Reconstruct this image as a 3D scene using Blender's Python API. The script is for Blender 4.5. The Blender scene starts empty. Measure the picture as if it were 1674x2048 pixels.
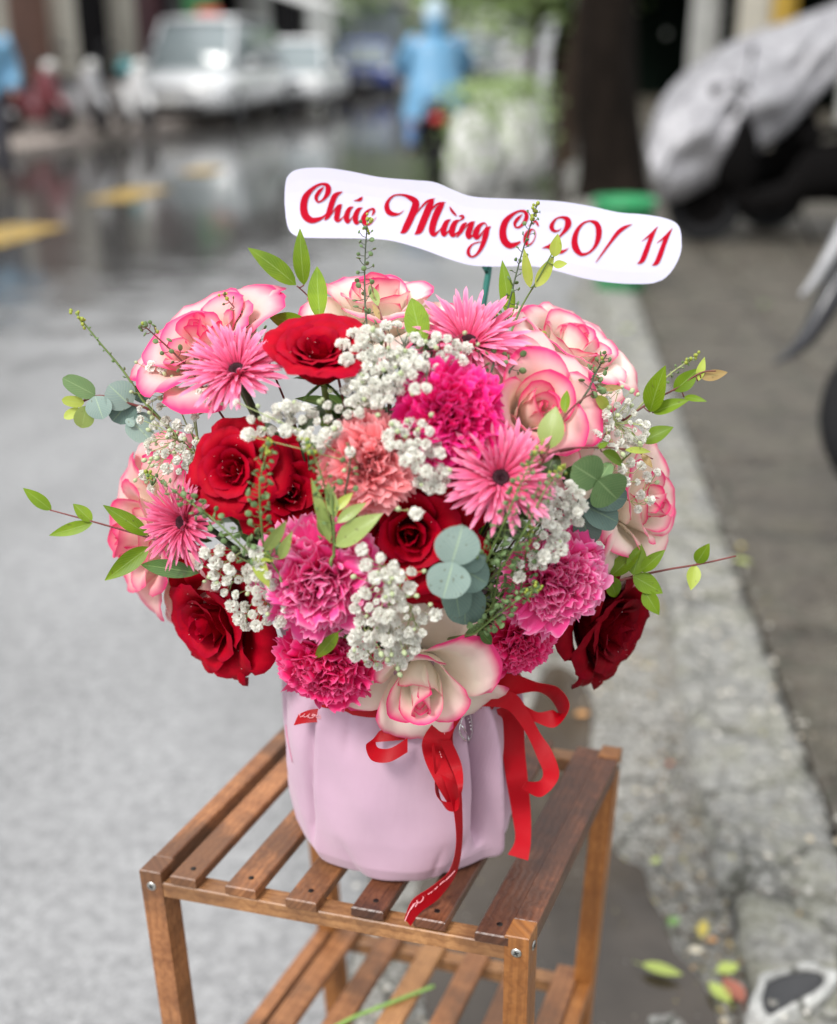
import bpy, math, random
import numpy as np
from mathutils import Vector, Matrix, Quaternion
from mathutils.geometry import tessellate_polygon
random.seed(7); RNG = np.random.default_rng(7)
SC = bpy.context.scene
COL = SC.collection
PI = math.pi; R = math.radians

# ------------------------------------------------------------------ camera
FPX, CX, CY, CAMH = 2300.0, 837.0, 1024.0, 1.35
PITCH = math.atan(932/FPX); CP, SP = math.cos(PITCH), math.sin(PITCH)
cam_d = bpy.data.cameras.new('camera'); cam = bpy.data.objects.new('camera', cam_d); COL.objects.link(cam)
SC.camera = cam
cam.location = (0, 0, CAMH); cam.rotation_euler = (PI/2-PITCH, 0, 0)
cam_d.sensor_fit = 'VERTICAL'; cam_d.sensor_height = 36.0; cam_d.sensor_width = 36.0*1674/2048
cam_d.lens = FPX/2048*36.0
cam_d.clip_start = 0.02; cam_d.clip_end = 600
cam_d.dof.use_dof = True; cam_d.dof.focus_distance = 0.965; cam_d.dof.aperture_fstop = 2.3
cam_d.dof.aperture_blades = 0

# ------------------------------------------------------------------ light
SUN_EL, SUN_AZ = R(58), R(-60)
wd = bpy.data.worlds.new('World'); SC.world = wd; wd.use_nodes = True
nt = wd.node_tree; nt.nodes.clear()
sky = nt.nodes.new('ShaderNodeTexSky'); sky.sky_type = 'NISHITA'; sky.sun_disc = False
sky.sun_elevation = SUN_EL; sky.sun_rotation = SUN_AZ; sky.dust_density = 4.0; sky.air_density = 1.0; sky.ozone_density = 1.0
hs = nt.nodes.new('ShaderNodeHueSaturation'); hs.inputs['Saturation'].default_value = 0.12; hs.inputs['Value'].default_value = 1.0
bg = nt.nodes.new('ShaderNodeBackground'); bg.inputs['Strength'].default_value = 0.15
wo = nt.nodes.new('ShaderNodeOutputWorld')
nt.links.new(sky.outputs[0], hs.inputs['Color'])
# an even cloud sheet over that sky: overcast luminance (1 + 2 sin h) / 3
tc = nt.nodes.new('ShaderNodeTexCoord'); sx = nt.nodes.new('ShaderNodeSeparateXYZ'); nt.links.new(tc.outputs['Generated'], sx.inputs[0])
mr = nt.nodes.new('ShaderNodeMapRange'); mr.inputs['From Min'].default_value = 0; mr.inputs['From Max'].default_value = 1; mr.inputs['To Min'].default_value = 3.0; mr.inputs['To Max'].default_value = 7.2
nt.links.new(sx.outputs[2], mr.inputs['Value'])
cm = nt.nodes.new('ShaderNodeMix'); cm.data_type = 'RGBA'; cm.inputs[0].default_value = .8
cc0 = nt.nodes.new('ShaderNodeMix'); cc0.data_type = 'RGBA'; cc0.blend_type = 'MULTIPLY'; cc0.inputs[0].default_value = 1; cc0.inputs[7].default_value = (.98, 1, 1.03, 1)
nt.links.new(mr.outputs[0], cc0.inputs[6]); nt.links.new(hs.outputs[0], cm.inputs[6]); nt.links.new(cc0.outputs[2], cm.inputs[7]); nt.links.new(cm.outputs[2], bg.inputs[0])
nt.links.new(bg.outputs[0], wo.inputs[0])
sl = bpy.data.lights.new('sun', 'SUN'); sl.energy = 1.5; sl.angle = R(14); sl.color = (1, 0.97, 0.93)
so = bpy.data.objects.new('sun', sl); COL.objects.link(so)
# sun direction: from behind-left of the camera, high
sd = Vector((-0.50, -0.62, 0.95)).normalized()
so.rotation_euler = sd.to_track_quat('Z', 'Y').to_euler(); so.location = (-3, -3, 8)
sky.sun_elevation = math.asin(sd.z); sky.sun_rotation = math.atan2(sd.x, sd.y)
vs = SC.view_settings; vs.view_transform = 'Standard'; vs.look = 'None'; vs.gamma = 1; vs.exposure = 0.86; vs.use_curve_mapping = False
SC.cycles.max_bounces = 6; SC.cycles.transparent_max_bounces = 8

# ------------------------------------------------------------------ pixel helpers
def ray(px, py):
    X = (px-CX)/FPX; Y = (py-CY)/FPX
    return Vector((X, CP-Y*SP, -SP-Y*CP))
CAM = Vector((0, 0, CAMH))
def Wp(px, py, d): return CAM + ray(px, py)*d
def G(px, py, z=0.0):
    r = ray(px, py); return CAM + r*((z-CAMH)/r.z)
def depth_of(p):
    d = p-CAM; return d.y*CP - d.z*SP
RIGHT = Vector((1, 0, 0)); UP = Vector((0, SP, CP)); TOC = Vector((0, -CP, SP))

ZT = 0.62                                   # top of the stand
P0 = G(808, 1640, ZT)                       # foot of the pot
EC = P0 + Vector((-0.008, 0.0, 0.352)); ER = Vector((0.215, 0.128, 0.185))
def dome(px, py, off=0.0):
    """where the ray through a photo pixel meets the flower dome; past its rim, where it passes nearest"""
    r = ray(px, py)
    o = CAM-EC; a = Vector((o.x/ER.x, o.y/ER.y, o.z/ER.z)); b = Vector((r.x/ER.x, r.y/ER.y, r.z/ER.z))
    A = b.dot(b); B = a.dot(b); C = a.dot(a)-1
    D = B*B-A*C
    t = (-B-math.sqrt(D))/A if D > 0 else -B/A
    return CAM + r*(t-off)
def dome_n(p):
    q = p-EC; return Vector((q.x/ER.x**2, q.y/ER.y**2, q.z/ER.z**2)).normalized()

# ------------------------------------------------------------------ object helpers
def link(o): COL.objects.link(o); return o
def setp(o, label=None, cat=None, group=None, kind=None):
    if label: o['label'] = label
    if cat: o['category'] = cat
    if group: o['group'] = group
    if kind: o['kind'] = kind
    return o
def thing(name, label, cat, loc=(0, 0, 0), rot=None, group=None):
    o = bpy.data.objects.new(name, None); link(o); o.empty_display_size = 0.02
    M = Matrix.Translation(Vector(loc))
    if rot is not None: M = M @ (rot.to_4x4() if hasattr(rot, 'to_4x4') else rot.to_matrix().to_4x4())
    o.matrix_world = M
    o['_m'] = 0; del o['_m']
    TM[o.name] = M
    return setp(o, label, cat, group)
TM = {}
def mesh_data(name, V, F, mat=None, uv=None, smooth=True):
    me = bpy.data.meshes.new(name)
    me.from_pydata([tuple(v) for v in V] if not isinstance(V, np.ndarray) else V.tolist(), [], F)
    if smooth: me.polygons.foreach_set('use_smooth', [True]*len(me.polygons))
    if mat:
        for m in (mat if isinstance(mat, (list, tuple)) else [mat]): me.materials.append(m)
    if uv is not None:
        l = me.uv_layers.new(name='UVMap')
        vi = np.zeros(len(me.loops), dtype=np.int32); me.loops.foreach_get('vertex_index', vi)
        l.data.foreach_set('uv', np.asarray(uv, dtype=np.float32)[vi].ravel())
    me.update(); return me
def obj(name, me, parent=None, M=None):
    o = bpy.data.objects.new(name, me); link(o)
    if parent is not None: o.parent = parent
    if M is not None: o.matrix_basis = M
    return o
def mk(name, V, F, mat, parent=None, uv=None, smooth=True, world=True):
    """object from world coordinates; parented ones are moved into the parent's frame"""
    if parent is not None and world:
        inv = TM[parent.name].inverted() if parent.name in TM else Matrix.Identity(4)
        A = np.array(inv); V = np.asarray(V, dtype=float); V = V@A[:3, :3].T + A[:3, 3]
    return obj(name, mesh_data(name, V, F, mat, uv, smooth), parent)
def grid_faces(nu, nv, wrap=False, off=0):
    F = []
    m = nv if wrap else nv-1
    for i in range(nu-1):
        for j in range(m):
            k = (j+1) % nv
            F.append((off+i*nv+j, off+i*nv+k, off+(i+1)*nv+k, off+(i+1)*nv+j))
    return F
class MB:
    def __init__(s): s.V = []; s.F = []
    def add(s, V, F):
        n = len(s.V); s.V += [tuple(v) for v in V]; s.F += [tuple(i+n for i in f) for f in F]
    def box(s, c, sz, M=None, bev=0.0):
        x, y, z = sz[0]/2, sz[1]/2, sz[2]/2; b = min(bev, x*.45, y*.45, z*.45)
        c = Vector(c)
        if b <= 0:
            V = [Vector((a*x, d*y, e*z)) for a in (-1, 1) for d in (-1, 1) for e in (-1, 1)]
            F = [(0, 1, 3, 2), (4, 6, 7, 5), (0, 4, 5, 1), (2, 3, 7, 6), (0, 2, 6, 4), (1, 5, 7, 3)]
        else:
            V = []; idx = {}
            for a in (-1, 1):
                for d in (-1, 1):
                    for e in (-1, 1):
                        for k, v in enumerate(((a*x, d*(y-b), e*(z-b)), (a*(x-b), d*y, e*(z-b)), (a*(x-b), d*(y-b), e*z))):
                            idx[a, d, e, k] = len(V); V.append(Vector(v))
            F = []
            for a in (-1, 1):
                F.append([idx[a, -1, -1, 0], idx[a, 1, -1, 0], idx[a, 1, 1, 0], idx[a, -1, 1, 0]][::a])
                F.append([idx[-1, a, -1, 1], idx[-1, a, 1, 1], idx[1, a, 1, 1], idx[1, a, -1, 1]][::a])
                F.append([idx[-1, -1, a, 2], idx[1, -1, a, 2], idx[1, 1, a, 2], idx[-1, 1, a, 2]][::a])
            for a in (-1, 1):
                for d in (-1, 1):
                    F.append([idx[a, d, -1, 0], idx[a, d, 1, 0], idx[a, d, 1, 1], idx[a, d, -1, 1]])
                    F.append([idx[a, -1, d, 0], idx[a, 1, d, 0], idx[a, 1, d, 2], idx[a, -1, d, 2]])
                    F.append([idx[-1, a, d, 1], idx[1, a, d, 1], idx[1, a, d, 2], idx[-1, a, d, 2]])
            for a in (-1, 1):
                for d in (-1, 1):
                    for e in (-1, 1): F.append([idx[a, d, e, 0], idx[a, d, e, 1], idx[a, d, e, 2]])
        if M is not None: V = [M @ v for v in V]
        s.add([v+c for v in V], F)
    def tube(s, P, r, n=6, caps=True):
        V, F = tube(P, r, n, caps); s.add(V, F)
    def build(s, name, mat, parent=None, smooth=False, world=True):
        return mk(name, s.V, s.F, mat, parent, smooth=smooth, world=world)
def tube(P, r, n=6, caps=True):
    P = [Vector(p) for p in P]; rs = r if isinstance(r, (list, tuple)) else [r]*len(P)
    V = []; prev = None
    for i, p in enumerate(P):
        t = (P[min(i+1, len(P)-1)]-P[max(i-1, 0)])
        t = t.normalized() if t.length > 1e-9 else Vector((0, 0, 1))
        if prev is None:
            a = t.cross(Vector((0, 0, 1)))
            if a.length < .1: a = t.cross(Vector((1, 0, 0)))
            a.normalize()
        else:
            a = prev - t*prev.dot(t); a.normalize()
        prev = a; b = t.cross(a)
        for k in range(n):
            an = 2*PI*k/n; V.append(p + (a*math.cos(an)+b*math.sin(an))*rs[i])
    F = grid_faces(len(P), n, True)
    if caps: F += [tuple(range(n))[::-1], tuple(range((len(P)-1)*n, len(P)*n))]
    return V, F
def spline(P, k=6):
    """Catmull-Rom through tuples of any length"""
    P = [np.array(p, dtype=float) for p in P]; out = []
    for i in range(len(P)-1):
        p0 = P[max(i-1, 0)]; p1 = P[i]; p2 = P[i+1]; p3 = P[min(i+2, len(P)-1)]
        for j in range(k):
            t = j/k
            out.append(.5*((2*p1)+(-p0+p2)*t+(2*p0-5*p1+4*p2-p3)*t*t+(-p0+3*p1-3*p2+p3)*t**3))
    out.append(P[-1]); return out
def lathe(prof, n=24, c=(0, 0, 0), M=None):
    V = []
    for r, z in prof:
        for k in range(n):
            a = 2*PI*k/n; V.append(Vector((r*math.cos(a), r*math.sin(a), z)))
    if M is not None: V = [M @ v for v in V]
    c = Vector(c); V = [v+c for v in V]
    return V, grid_faces(len(prof), n, True)
def ellips(c, r, nu=10, nv=14, M=None):
    V = []
    for i in range(nu):
        a = PI*(i+.0)/(nu-1)
        for k in range(nv):
            b = 2*PI*k/nv; v = Vector((r[0]*math.sin(a)*math.cos(b), r[1]*math.sin(a)*math.sin(b), r[2]*math.cos(a)))
            if M is not None: v = M @ v
            V.append(v+Vector(c))
    return V, grid_faces(nu, nv, True)

# ------------------------------------------------------------------ materials
class NT:
    def __init__(s, name):
        s.m = bpy.data.materials.new(name); s.m.use_nodes = True; s.t = s.m.node_tree; s.t.nodes.clear()
        s.out = s.n('OutputMaterial')
    def n(s, ty, **kw):
        nd = s.t.nodes.new('ShaderNode'+ty)
        for k, v in kw.items():
            if k in nd.inputs: nd.inputs[k].default_value = v
            else: setattr(nd, k, v)
        return nd
    def l(s, a, b): s.t.links.new(a, b); return b
    def noise(s, scale, detail=4, rough=.55, vec=None, dim='3D'):
        n = s.n('TexNoise'); n.inputs['Scale'].default_value = scale; n.inputs['Detail'].default_value = detail; n.inputs['Roughness'].default_value = rough
        if vec: s.l(vec, n.inputs['Vector'])
        return n.outputs['Fac']
    def co(s, which='Object', sc=None, rot=None):
        c = s.n('TexCoord').outputs[which]
        if sc is None and rot is None: return c
        m = s.n('Mapping')
        if sc is not None: m.inputs['Scale'].default_value = sc
        if rot is not None: m.inputs['Rotation'].default_value = rot
        s.l(c, m.inputs['Vector']); return m.outputs[0]
    def ramp(s, fac, stops, interp='LINEAR'):
        r = s.n('ValToRGB'); cr = r.color_ramp; cr.interpolation = interp
        while len(cr.elements) < len(stops): cr.elements.new(.5)
        for e, (p, c) in zip(cr.elements, stops):
            e.position = p; e.color = (c if isinstance(c, tuple) else (c, c, c))+(1,)
        s.l(fac, r.inputs[0]); return r.outputs[0]
    def mix(s, fac, a, b, mode='MIX'):
        m = s.n('Mix', data_type='RGBA', blend_type=mode)
        if isinstance(fac, (int, float)): m.inputs[0].default_value = fac
        else: s.l(fac, m.inputs[0])
        for v, i in ((a, 6), (b, 7)):
            if isinstance(v, tuple): m.inputs[i].default_value = v+(1,)
            else: s.l(v, m.inputs[i])
        return m.outputs[2]
    def math(s, op, a, b=None, clamp=False):
        m = s.n('Math', operation=op, use_clamp=clamp)
        for v, i in ((a, 0), (b, 1)):
            if v is None: continue
            if isinstance(v, (int, float)): m.inputs[i].default_value = v
            else: s.l(v, m.inputs[i])
        return m.outputs[0]
    def pbr(s, col, rough=.5, bump=None, bs=.2, bd=.01, spec=.5, metal=0, trans=0, sheen=0, coat=0, tcol=None, **kw):
        p = s.n('BsdfPrincipled')
        for v, k in ((col, 'Base Color'), (rough, 'Roughness'), (spec, 'Specular IOR Level'), (metal, 'Metallic'), (sheen, 'Sheen Weight'), (coat, 'Coat Weight')):
            if isinstance(v, tuple): p.inputs[k].default_value = v+(1,)
            elif isinstance(v, (int, float)): p.inputs[k].default_value = v
            else: s.l(v, p.inputs[k])
        for k, v in kw.items(): p.inputs[k].default_value = v
        if bump is not None:
            b = s.n('Bump'); b.inputs['Strength'].default_value = bs; b.inputs['Distance'].default_value = bd
            s.l(bump, b.inputs['Height']); s.l(b.outputs[0], p.inputs['Normal'])
        o = p.outputs[0]
        if trans:
            t = s.n('BsdfTranslucent')
            c = tcol if tcol is not None else col
            if isinstance(c, tuple): t.inputs[0].default_value = c+(1,)
            else: s.l(c, t.inputs[0])
            mx = s.n('MixShader'); mx.inputs[0].default_value = trans
            s.l(o, mx.inputs[1]); s.l(t.outputs[0], mx.inputs[2]); o = mx.outputs[0]
        s.l(o, s.out.inputs[0]); return s.m
MC = {}
def simple(name, col, rough=.5, metal=0, var=.15, scale=30, **kw):
    if name in MC: return MC[name]
    t = NT(name); n = t.noise(scale, 3, vec=t.co())
    a = tuple(c*(1-var) for c in col); b = tuple(min(1, c*(1+var)) for c in col)
    c = t.ramp(n, [(.3, a), (.7, b)]); MC[name] = t.pbr(c, rough, metal=metal, **kw); return MC[name]

def petal_mat(name, base, mid, edge, e0, e1, e2, rough=.45, sheen=.0, trans=.28, vein=.10, spec=.14):
    """colour runs from the heel of a petal to its rim (UV.x = how near the rim, UV.y = along the petal)"""
    t = NT(name); uv = t.n('TexCoord').outputs['UV']; sp = t.n('SeparateXYZ'); t.l(uv, sp.inputs[0])
    nz = t.noise(18, 3, vec=t.co())
    e = t.math('ADD', sp.outputs[0], t.math('MULTIPLY', t.math('SUBTRACT', nz, .5), .35))
    c = t.ramp(e, [(e0, base), (e1, mid), (e2, edge)])
    nv = t.noise(90, 4, vec=t.co(sc=(1, 1, .25)))
    c = t.mix(vein, c, t.ramp(nv, [(.35, (0.25, .12, .1)), (.65, (1, 1, 1))]), 'MULTIPLY')
    return t.pbr(c, rough, bump=nv, bs=.25, bd=.0015, spec=spec, trans=trans, sheen=sheen)
M_BIC = petal_mat('rose_cream_pink', (.97, .90, .76), (.95, .66, .62), (.86, .055, .22), .50, .80, .98, trans=.24, vein=.05)
M_BIC2 = petal_mat('rose_pink_blush', (.94, .77, .63), (.92, .50, .50), (.85, .05, .21), .40, .75, .98, trans=.26, vein=.05)
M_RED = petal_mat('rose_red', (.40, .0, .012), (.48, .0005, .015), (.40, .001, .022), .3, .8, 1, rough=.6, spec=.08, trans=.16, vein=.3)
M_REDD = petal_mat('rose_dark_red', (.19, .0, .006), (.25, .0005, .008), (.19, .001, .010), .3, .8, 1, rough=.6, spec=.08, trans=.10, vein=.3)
M_CHOT = petal_mat('carnation_magenta', (.84, .008, .17), (.90, .02, .25), (.90, .10, .38), .3, .8, 1, trans=.25)
M_CPINK = petal_mat('carnation_pink', (.86, .03, .22), (.91, .09, .34), (.93, .36, .58), .3, .8, 1, trans=.25)
M_CORAL = petal_mat('carnation_coral', (.92, .17, .19), (.94, .30, .32), (.95, .44, .46), .3, .8, 1, trans=.25)
M_CDEEP = petal_mat('carnation_rose', (.76, .010, .10), (.84, .02, .17), (.88, .14, .34), .3, .8, 1, trans=.22)
M_GERB = petal_mat('gerbera_pink', (.86, .10, .24), (.90, .19, .36), (.92, .36, .53), .2, .7, 1, trans=.25)
M_GERB2 = petal_mat('gerbera_deep', (.72, .07, .17), (.78, .13, .27), (.82, .26, .42), .2, .7, 1, trans=.25)

def leaf_mat(name, c1, c2, rough=.35, vein=(.75, .85, .5), spec=.5, trans=.3, vs_=.3):
    t = NT(name); uv = t.n('TexCoord').outputs['UV']; sp = t.n('SeparateXYZ'); t.l(uv, sp.inputs[0])
    n = t.noise(25, 4, vec=t.co()); c = t.ramp(n, [(.3, c1), (.7, c2)])
    u = t.math('ABSOLUTE', t.math('SUBTRACT', sp.outputs[0], .5))
    mid = t.ramp(u, [(0, (1, 1, 1)), (.035, (0, 0, 0))])
    w = t.n('TexWave', wave_type='BANDS', bands_direction='Y'); w.inputs['Scale'].default_value = 3.0; w.inputs['Distortion'].default_value = 1.5
    cb = t.n('CombineXYZ'); t.l(sp.outputs[0], cb.inputs[0]); t.l(t.math('SUBTRACT', sp.outputs[1], t.math('MULTIPLY', u, .8)), cb.inputs[1]); t.l(cb.outputs[0], w.inputs['Vector'])
    side = t.ramp(w.outputs['Fac'], [(.85, 0), (1, .35)])
    f = t.math('MULTIPLY', t.math('ADD', mid, side, True), vs_)
    spot = t.ramp(t.noise(220, 1, vec=t.co()), [(.70, 0), (.74, 1)])
    c2_ = t.mix(f, c, tuple(a*b for a, b in zip(vein, (.6, .7, .45))))
    c2_ = t.mix(t.math('MULTIPLY', spot, .5), c2_, (.10, .08, .02))
    return t.pbr(c2_, rough, bump=f, bs=.3, bd=-.001, spec=spec, trans=trans)
M_LB = leaf_mat('leaf_bright', (.095, .185, .004), (.20, .32, .010), spec=.3, rough=.42)
M_LD = leaf_mat('leaf_dark', (.035, .085, .012), (.06, .13, .02), trans=.15)
M_LY = leaf_mat('leaf_yellow_green', (.38, .48, .05), (.52, .60, .12))
M_LO = leaf_mat('leaf_olive', (.22, .30, .06), (.32, .40, .12), trans=.2)
M_LR = leaf_mat('leaf_reddish', (.30, .20, .06), (.45, .30, .12))
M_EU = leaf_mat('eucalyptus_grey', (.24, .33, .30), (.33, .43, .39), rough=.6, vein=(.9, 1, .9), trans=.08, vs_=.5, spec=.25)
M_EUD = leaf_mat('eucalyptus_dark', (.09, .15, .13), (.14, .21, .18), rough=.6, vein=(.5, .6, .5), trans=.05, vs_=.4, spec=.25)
M_EUG = leaf_mat('eucalyptus_green', (.10, .19, .07), (.17, .27, .11), rough=.5, vein=(.6, .7, .5), trans=.1, vs_=.5, spec=.3)
M_STEMG = simple('stem_green', (.13, .20, .05), .5)
M_STEMD = simple('stem_dark', (.05, .07, .035), .5)
M_STEMR = simple('stem_reddish', (.16, .035, .03), .45)
M_STEML = simple('stem_pale', (.34, .40, .16), .5)
M_POD = simple('seed_pod_green', (.15, .24, .09), .5, trans=.2)
M_PODY = simple('seed_tip_yellow', (.36, .42, .06), .5, trans=.2)
M_WHITE = simple('blossom_white', (.93, .925, .86), .7, var=.02, trans=.5)
M_BUDG = simple('blossom_bud', (.52, .60, .34), .6, trans=.2)
# ================================================================== SETTING
# road VP lies to the right of centre: the street runs away at a slight slant
RD = (G(410, 340)-G(40, 465)); RD.z = 0; RD.normalize()             # along the street
RN = Vector((RD.y, -RD.x, 0))                                       # to the right of it
K0 = G(1500, 2048)                                                  # a point on the kerb line
K1 = G(1205, 640); KD = (K1-K0); KD.z = 0; KD.normalize(); KN = Vector((KD.y, -KD.x, 0))
def K(a, b, z=0): return K0 + KD*a + KN*b + Vector((0, 0, z))       # along / across the kerb

def asphalt():
    t = NT('wet_asphalt'); c = t.co()
    big = t.noise(.55, 4, .55, vec=c); mid = t.noise(3.0, 5, .6, vec=c); fine = t.noise(140, 3, .7, vec=c)
    col = t.ramp(mid, [(.3, (.31, .31, .313)), (.7, (.40, .40, .403))])
    col = t.mix(t.math('MULTIPLY', t.ramp(big, [(.42, 0), (.60, 1)]), .5), col, (.19, .19, .19))
    vo = t.n('TexVoronoi'); vo.inputs['Scale'].default_value = 95; t.l(c, vo.inputs['Vector'])
    col = t.mix(t.math('MULTIPLY', t.ramp(mid, [(.35, .2), (.6, 1)]), .5), col, t.mix(1.0, col, t.ramp(vo.outputs['Distance'], [(.12, (1.25, 1.25, 1.24)), (.5, (.42, .42, .42))]), 'MULTIPLY'))
    gr = t.noise(34, 4, .7, vec=c); col = t.mix(.55, col, t.ramp(gr, [(.36, (.50, .50, .50)), (.60, (1.08, 1.08, 1.07))]), 'MULTIPLY')
    st = t.noise(1.0, 4, .6, vec=t.co(sc=(1.6, .45, 1), rot=(0, 0, .9)))
    col = t.mix(t.math('MULTIPLY', t.ramp(st, [(.50, 0), (.64, 1)]), .45), col, (.17, .17, .17))
    col = t.mix(.30, col, t.ramp(fine, [(.35, (.35, .35, .35)), (.6, (1, 1, 1))]), 'MULTIPLY')
    # the far, left part of the street stands under water
    sp = t.n('SeparateXYZ'); t.l(c, sp.inputs[0])
    far = t.math('ADD', t.math('MULTIPLY', sp.outputs[1], .16), t.math('MULTIPLY', sp.outputs[0], -.16))
    far = t.math('ADD', far, t.math('MULTIPLY', t.math('SUBTRACT', mid, .5), 1.2))
    wet = t.ramp(t.math('MULTIPLY', far, .4), [(.42, 0), (.64, 1)])
    col = t.mix(t.math('MULTIPLY', wet, .9), col, (.040, .037, .034))
    rough = t.math('SUBTRACT', .50, t.math('MULTIPLY', wet, .41))
    h = t.math('MULTIPLY', fine, t.math('SUBTRACT', 1.0, wet))
    return t.pbr(col, rough, bump=h, bs=.35, bd=.004, spec=.5)
def concrete(name, a, b, moss=.3, sc=1.0, wet=0.0, tint=(.30, .29, .20), spk=0.0):
    t = NT(name); c = t.co()
    n1 = t.noise(3.5*sc, 5, .6, vec=c); n2 = t.noise(16*sc, 6, .65, vec=c); n3 = t.noise(120*sc, 3, .7, vec=c)
    col = t.ramp(n1, [(.3, a), (.7, b)])
    col = t.mix(.65, col, t.ramp(n2, [(.3, (.35, .35, .33)), (.62, (1.05, 1.05, 1.03))]), 'MULTIPLY')
    col = t.mix(t.math('MULTIPLY', t.ramp(n1, [(.48, 0), (.62, 1)]), moss), col, tint)
    col = t.mix(.45, col, t.ramp(n3, [(.35, (.3, .3, .3)), (.6, (1, 1, 1))]), 'MULTIPLY')
    vc = t.n('TexVoronoi', feature='DISTANCE_TO_EDGE'); vc.inputs['Scale'].default_value = 3.2*sc/2; wv_ = t.n('TexNoise'); wv_.inputs['Scale'].default_value = 9; t.l(c, wv_.inputs['Vector']); t.l(t.mix(.12, c, wv_.outputs['Color'], 'ADD'), vc.inputs['Vector'])
    col = t.mix(t.ramp(vc.outputs['Distance'], [(.004, .85), (.035, 0)]), col, (.05, .05, .035))
    if spk:
        vo = t.n('TexVoronoi'); vo.inputs['Scale'].default_value = 75; t.l(c, vo.inputs['Vector'])
        col = t.mix(t.math('MULTIPLY', t.ramp(vo.outputs['Distance'], [(.18, 1), (.42, 0)]), spk), col, (.66, .65, .60)); col = t.mix(spk*.8, col, t.ramp(n2, [(.40, (.22, .20, .17)), (.56, (1, 1, 1))]), 'MULTIPLY')
    rough = t.math('SUBTRACT', .7, t.math('MULTIPLY', t.ramp(n1, [(.35, 1), (.6, 0)]), wet))
    h = t.math('ADD', t.math('MULTIPLY', n2, .8), t.math('MULTIPLY', n3, .3))
    return t.pbr(col, rough, bump=h, bs=.7, bd=.02, spec=.4)
M_ASPH = asphalt()
M_KERB = concrete('kerb_concrete', (.22, .22, .205), (.56, .55, .52), .55, 3.0, tint=(.19, .19, .11), spk=.3)
M_PAVE = concrete('pavement_concrete', (.075, .062, .048), (.16, .14, .112), .35, 2.0, .35, tint=(.08, .08, .055), spk=.12)
M_GUT = concrete('gutter_dirt', (.26, .25, .23), (.48, .47, .44), .45, 3.0, .35, tint=(.14, .125, .085), spk=.55)
M_BASE = simple('ground_dull', (.16, .155, .15), .8)

# ground reaching the horizon
def sheet(name, pts, z, mat, n=1, kind='structure'):
    V = [(p[0], p[1], z) for p in pts]
    o = mk(name, V, [tuple(range(len(V)))], mat, smooth=False); setp(o, kind=kind); return o
sheet('ground', [(-300, -40, 0), (300, -40, 0), (300, 500, 0), (-300, 500, 0)], -.012, M_BASE)
# the road surface: a fine grid near the stand, gently uneven
def road():
    a0 = -4.0; L = [a0+i*.5 for i in range(0, 40)]+[16+i*4 for i in range(0, 32)]
    Wd = [-9.0, -8.4, -7, -5, -4, -3, -2.4, -2, -1.6, -1.2, -.9, -.6, -.3, 0.02]
    V = []
    for a in L:
        for b in Wd:
            p = K(a, b); h = .004*math.sin(a*1.7+b*2.3)+.003*math.sin(a*3.1-b*4.2)
            V.append((p.x, p.y, h*(1 if b > -8 else 0)))
    return mk('road', np.array(V), [f[::-1] for f in grid_faces(len(L), len(Wd))], M_ASPH)
setp(road(), kind='structure')

# yellow lane marks, worn
M_YEL = NT('yellow_paint'); _n = M_YEL.noise(14, 4, vec=M_YEL.co())
M_YEL = M_YEL.pbr(M_YEL.ramp(_n, [(.35, (.20, .16, .08)), (.6, (.46, .28, .035))]), .4)
for (x0, y0, x1, y1, w) in ((-60, 492, 78, 452, 46), (212, 405, 300, 378, 26), (388, 349, 424, 336, 14)):
    a = G(x0, y0); b = G(x1, y1); d = (b-a).normalized(); nrm = Vector((-d.y, d.x, 0))
    wv = (G((x0+x1)/2, (y0+y1)/2+w/2)-G((x0+x1)/2, (y0+y1)/2-w/2)).length*.42
    V = []; n = 10; rr = random.Random(int(x0)+99)
    for i in range(n+1):
        p = a+(b-a)*(i/n); j = .02
        V += [p+nrm*(wv/2+rr.uniform(-j, j)), p-nrm*(wv/2+rr.uniform(-j, j))]
    V = [(v.x, v.y, .0115) for v in V]
    F = [(2*i, 2*i+1, 2*i+3, 2*i+2) for i in range(n)]
    setp(mk('lane_marking', V, F, M_YEL, smooth=False), kind='structure')

# gutter strip of wet dirt between the road and the kerb
def strip(name, b0, b1, a0, a1, z0, z1, mat, nb=22, na=120, amp=.006, rag=.05, seed=1):
    rr = np.random.default_rng(seed); ph = rr.uniform(0, 6, 12); V = []
    for i in range(na+1):
        a = a0+(a1-a0)*(i/na)**1.6
        for j in range(nb+1):
            f = j/nb; bb = b0*float(np.interp(a, [-1, .8, 1.6, 3.0, 6], [1, .95, .55, .30, .12])); b = bb+(b1-bb)*f
            if j == 0: b += rag*(math.sin(a*3.1+ph[0])+.6*math.sin(a*7.7+ph[1])+.4*math.sin(a*17+ph[2]))
            h = amp*(math.sin(a*9+b*13+ph[3])+.7*math.sin(a*23-b*19+ph[4])+.5*math.sin(a*41+b*37+ph[5]))*(0 if j in (0, nb) else 1)
            p = K(a, b); V.append((p.x, p.y, z0+(z1-z0)*f+h))
    F = [f[::-1] for f in grid_faces(na+1, nb+1)]
    return setp(mk(name, np.array(V), F, mat), kind='structure')
strip('gutter', -.66, .0, -1.5, 24, .012, .02, M_GUT, amp=.005, rag=.05, seed=3)

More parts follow.
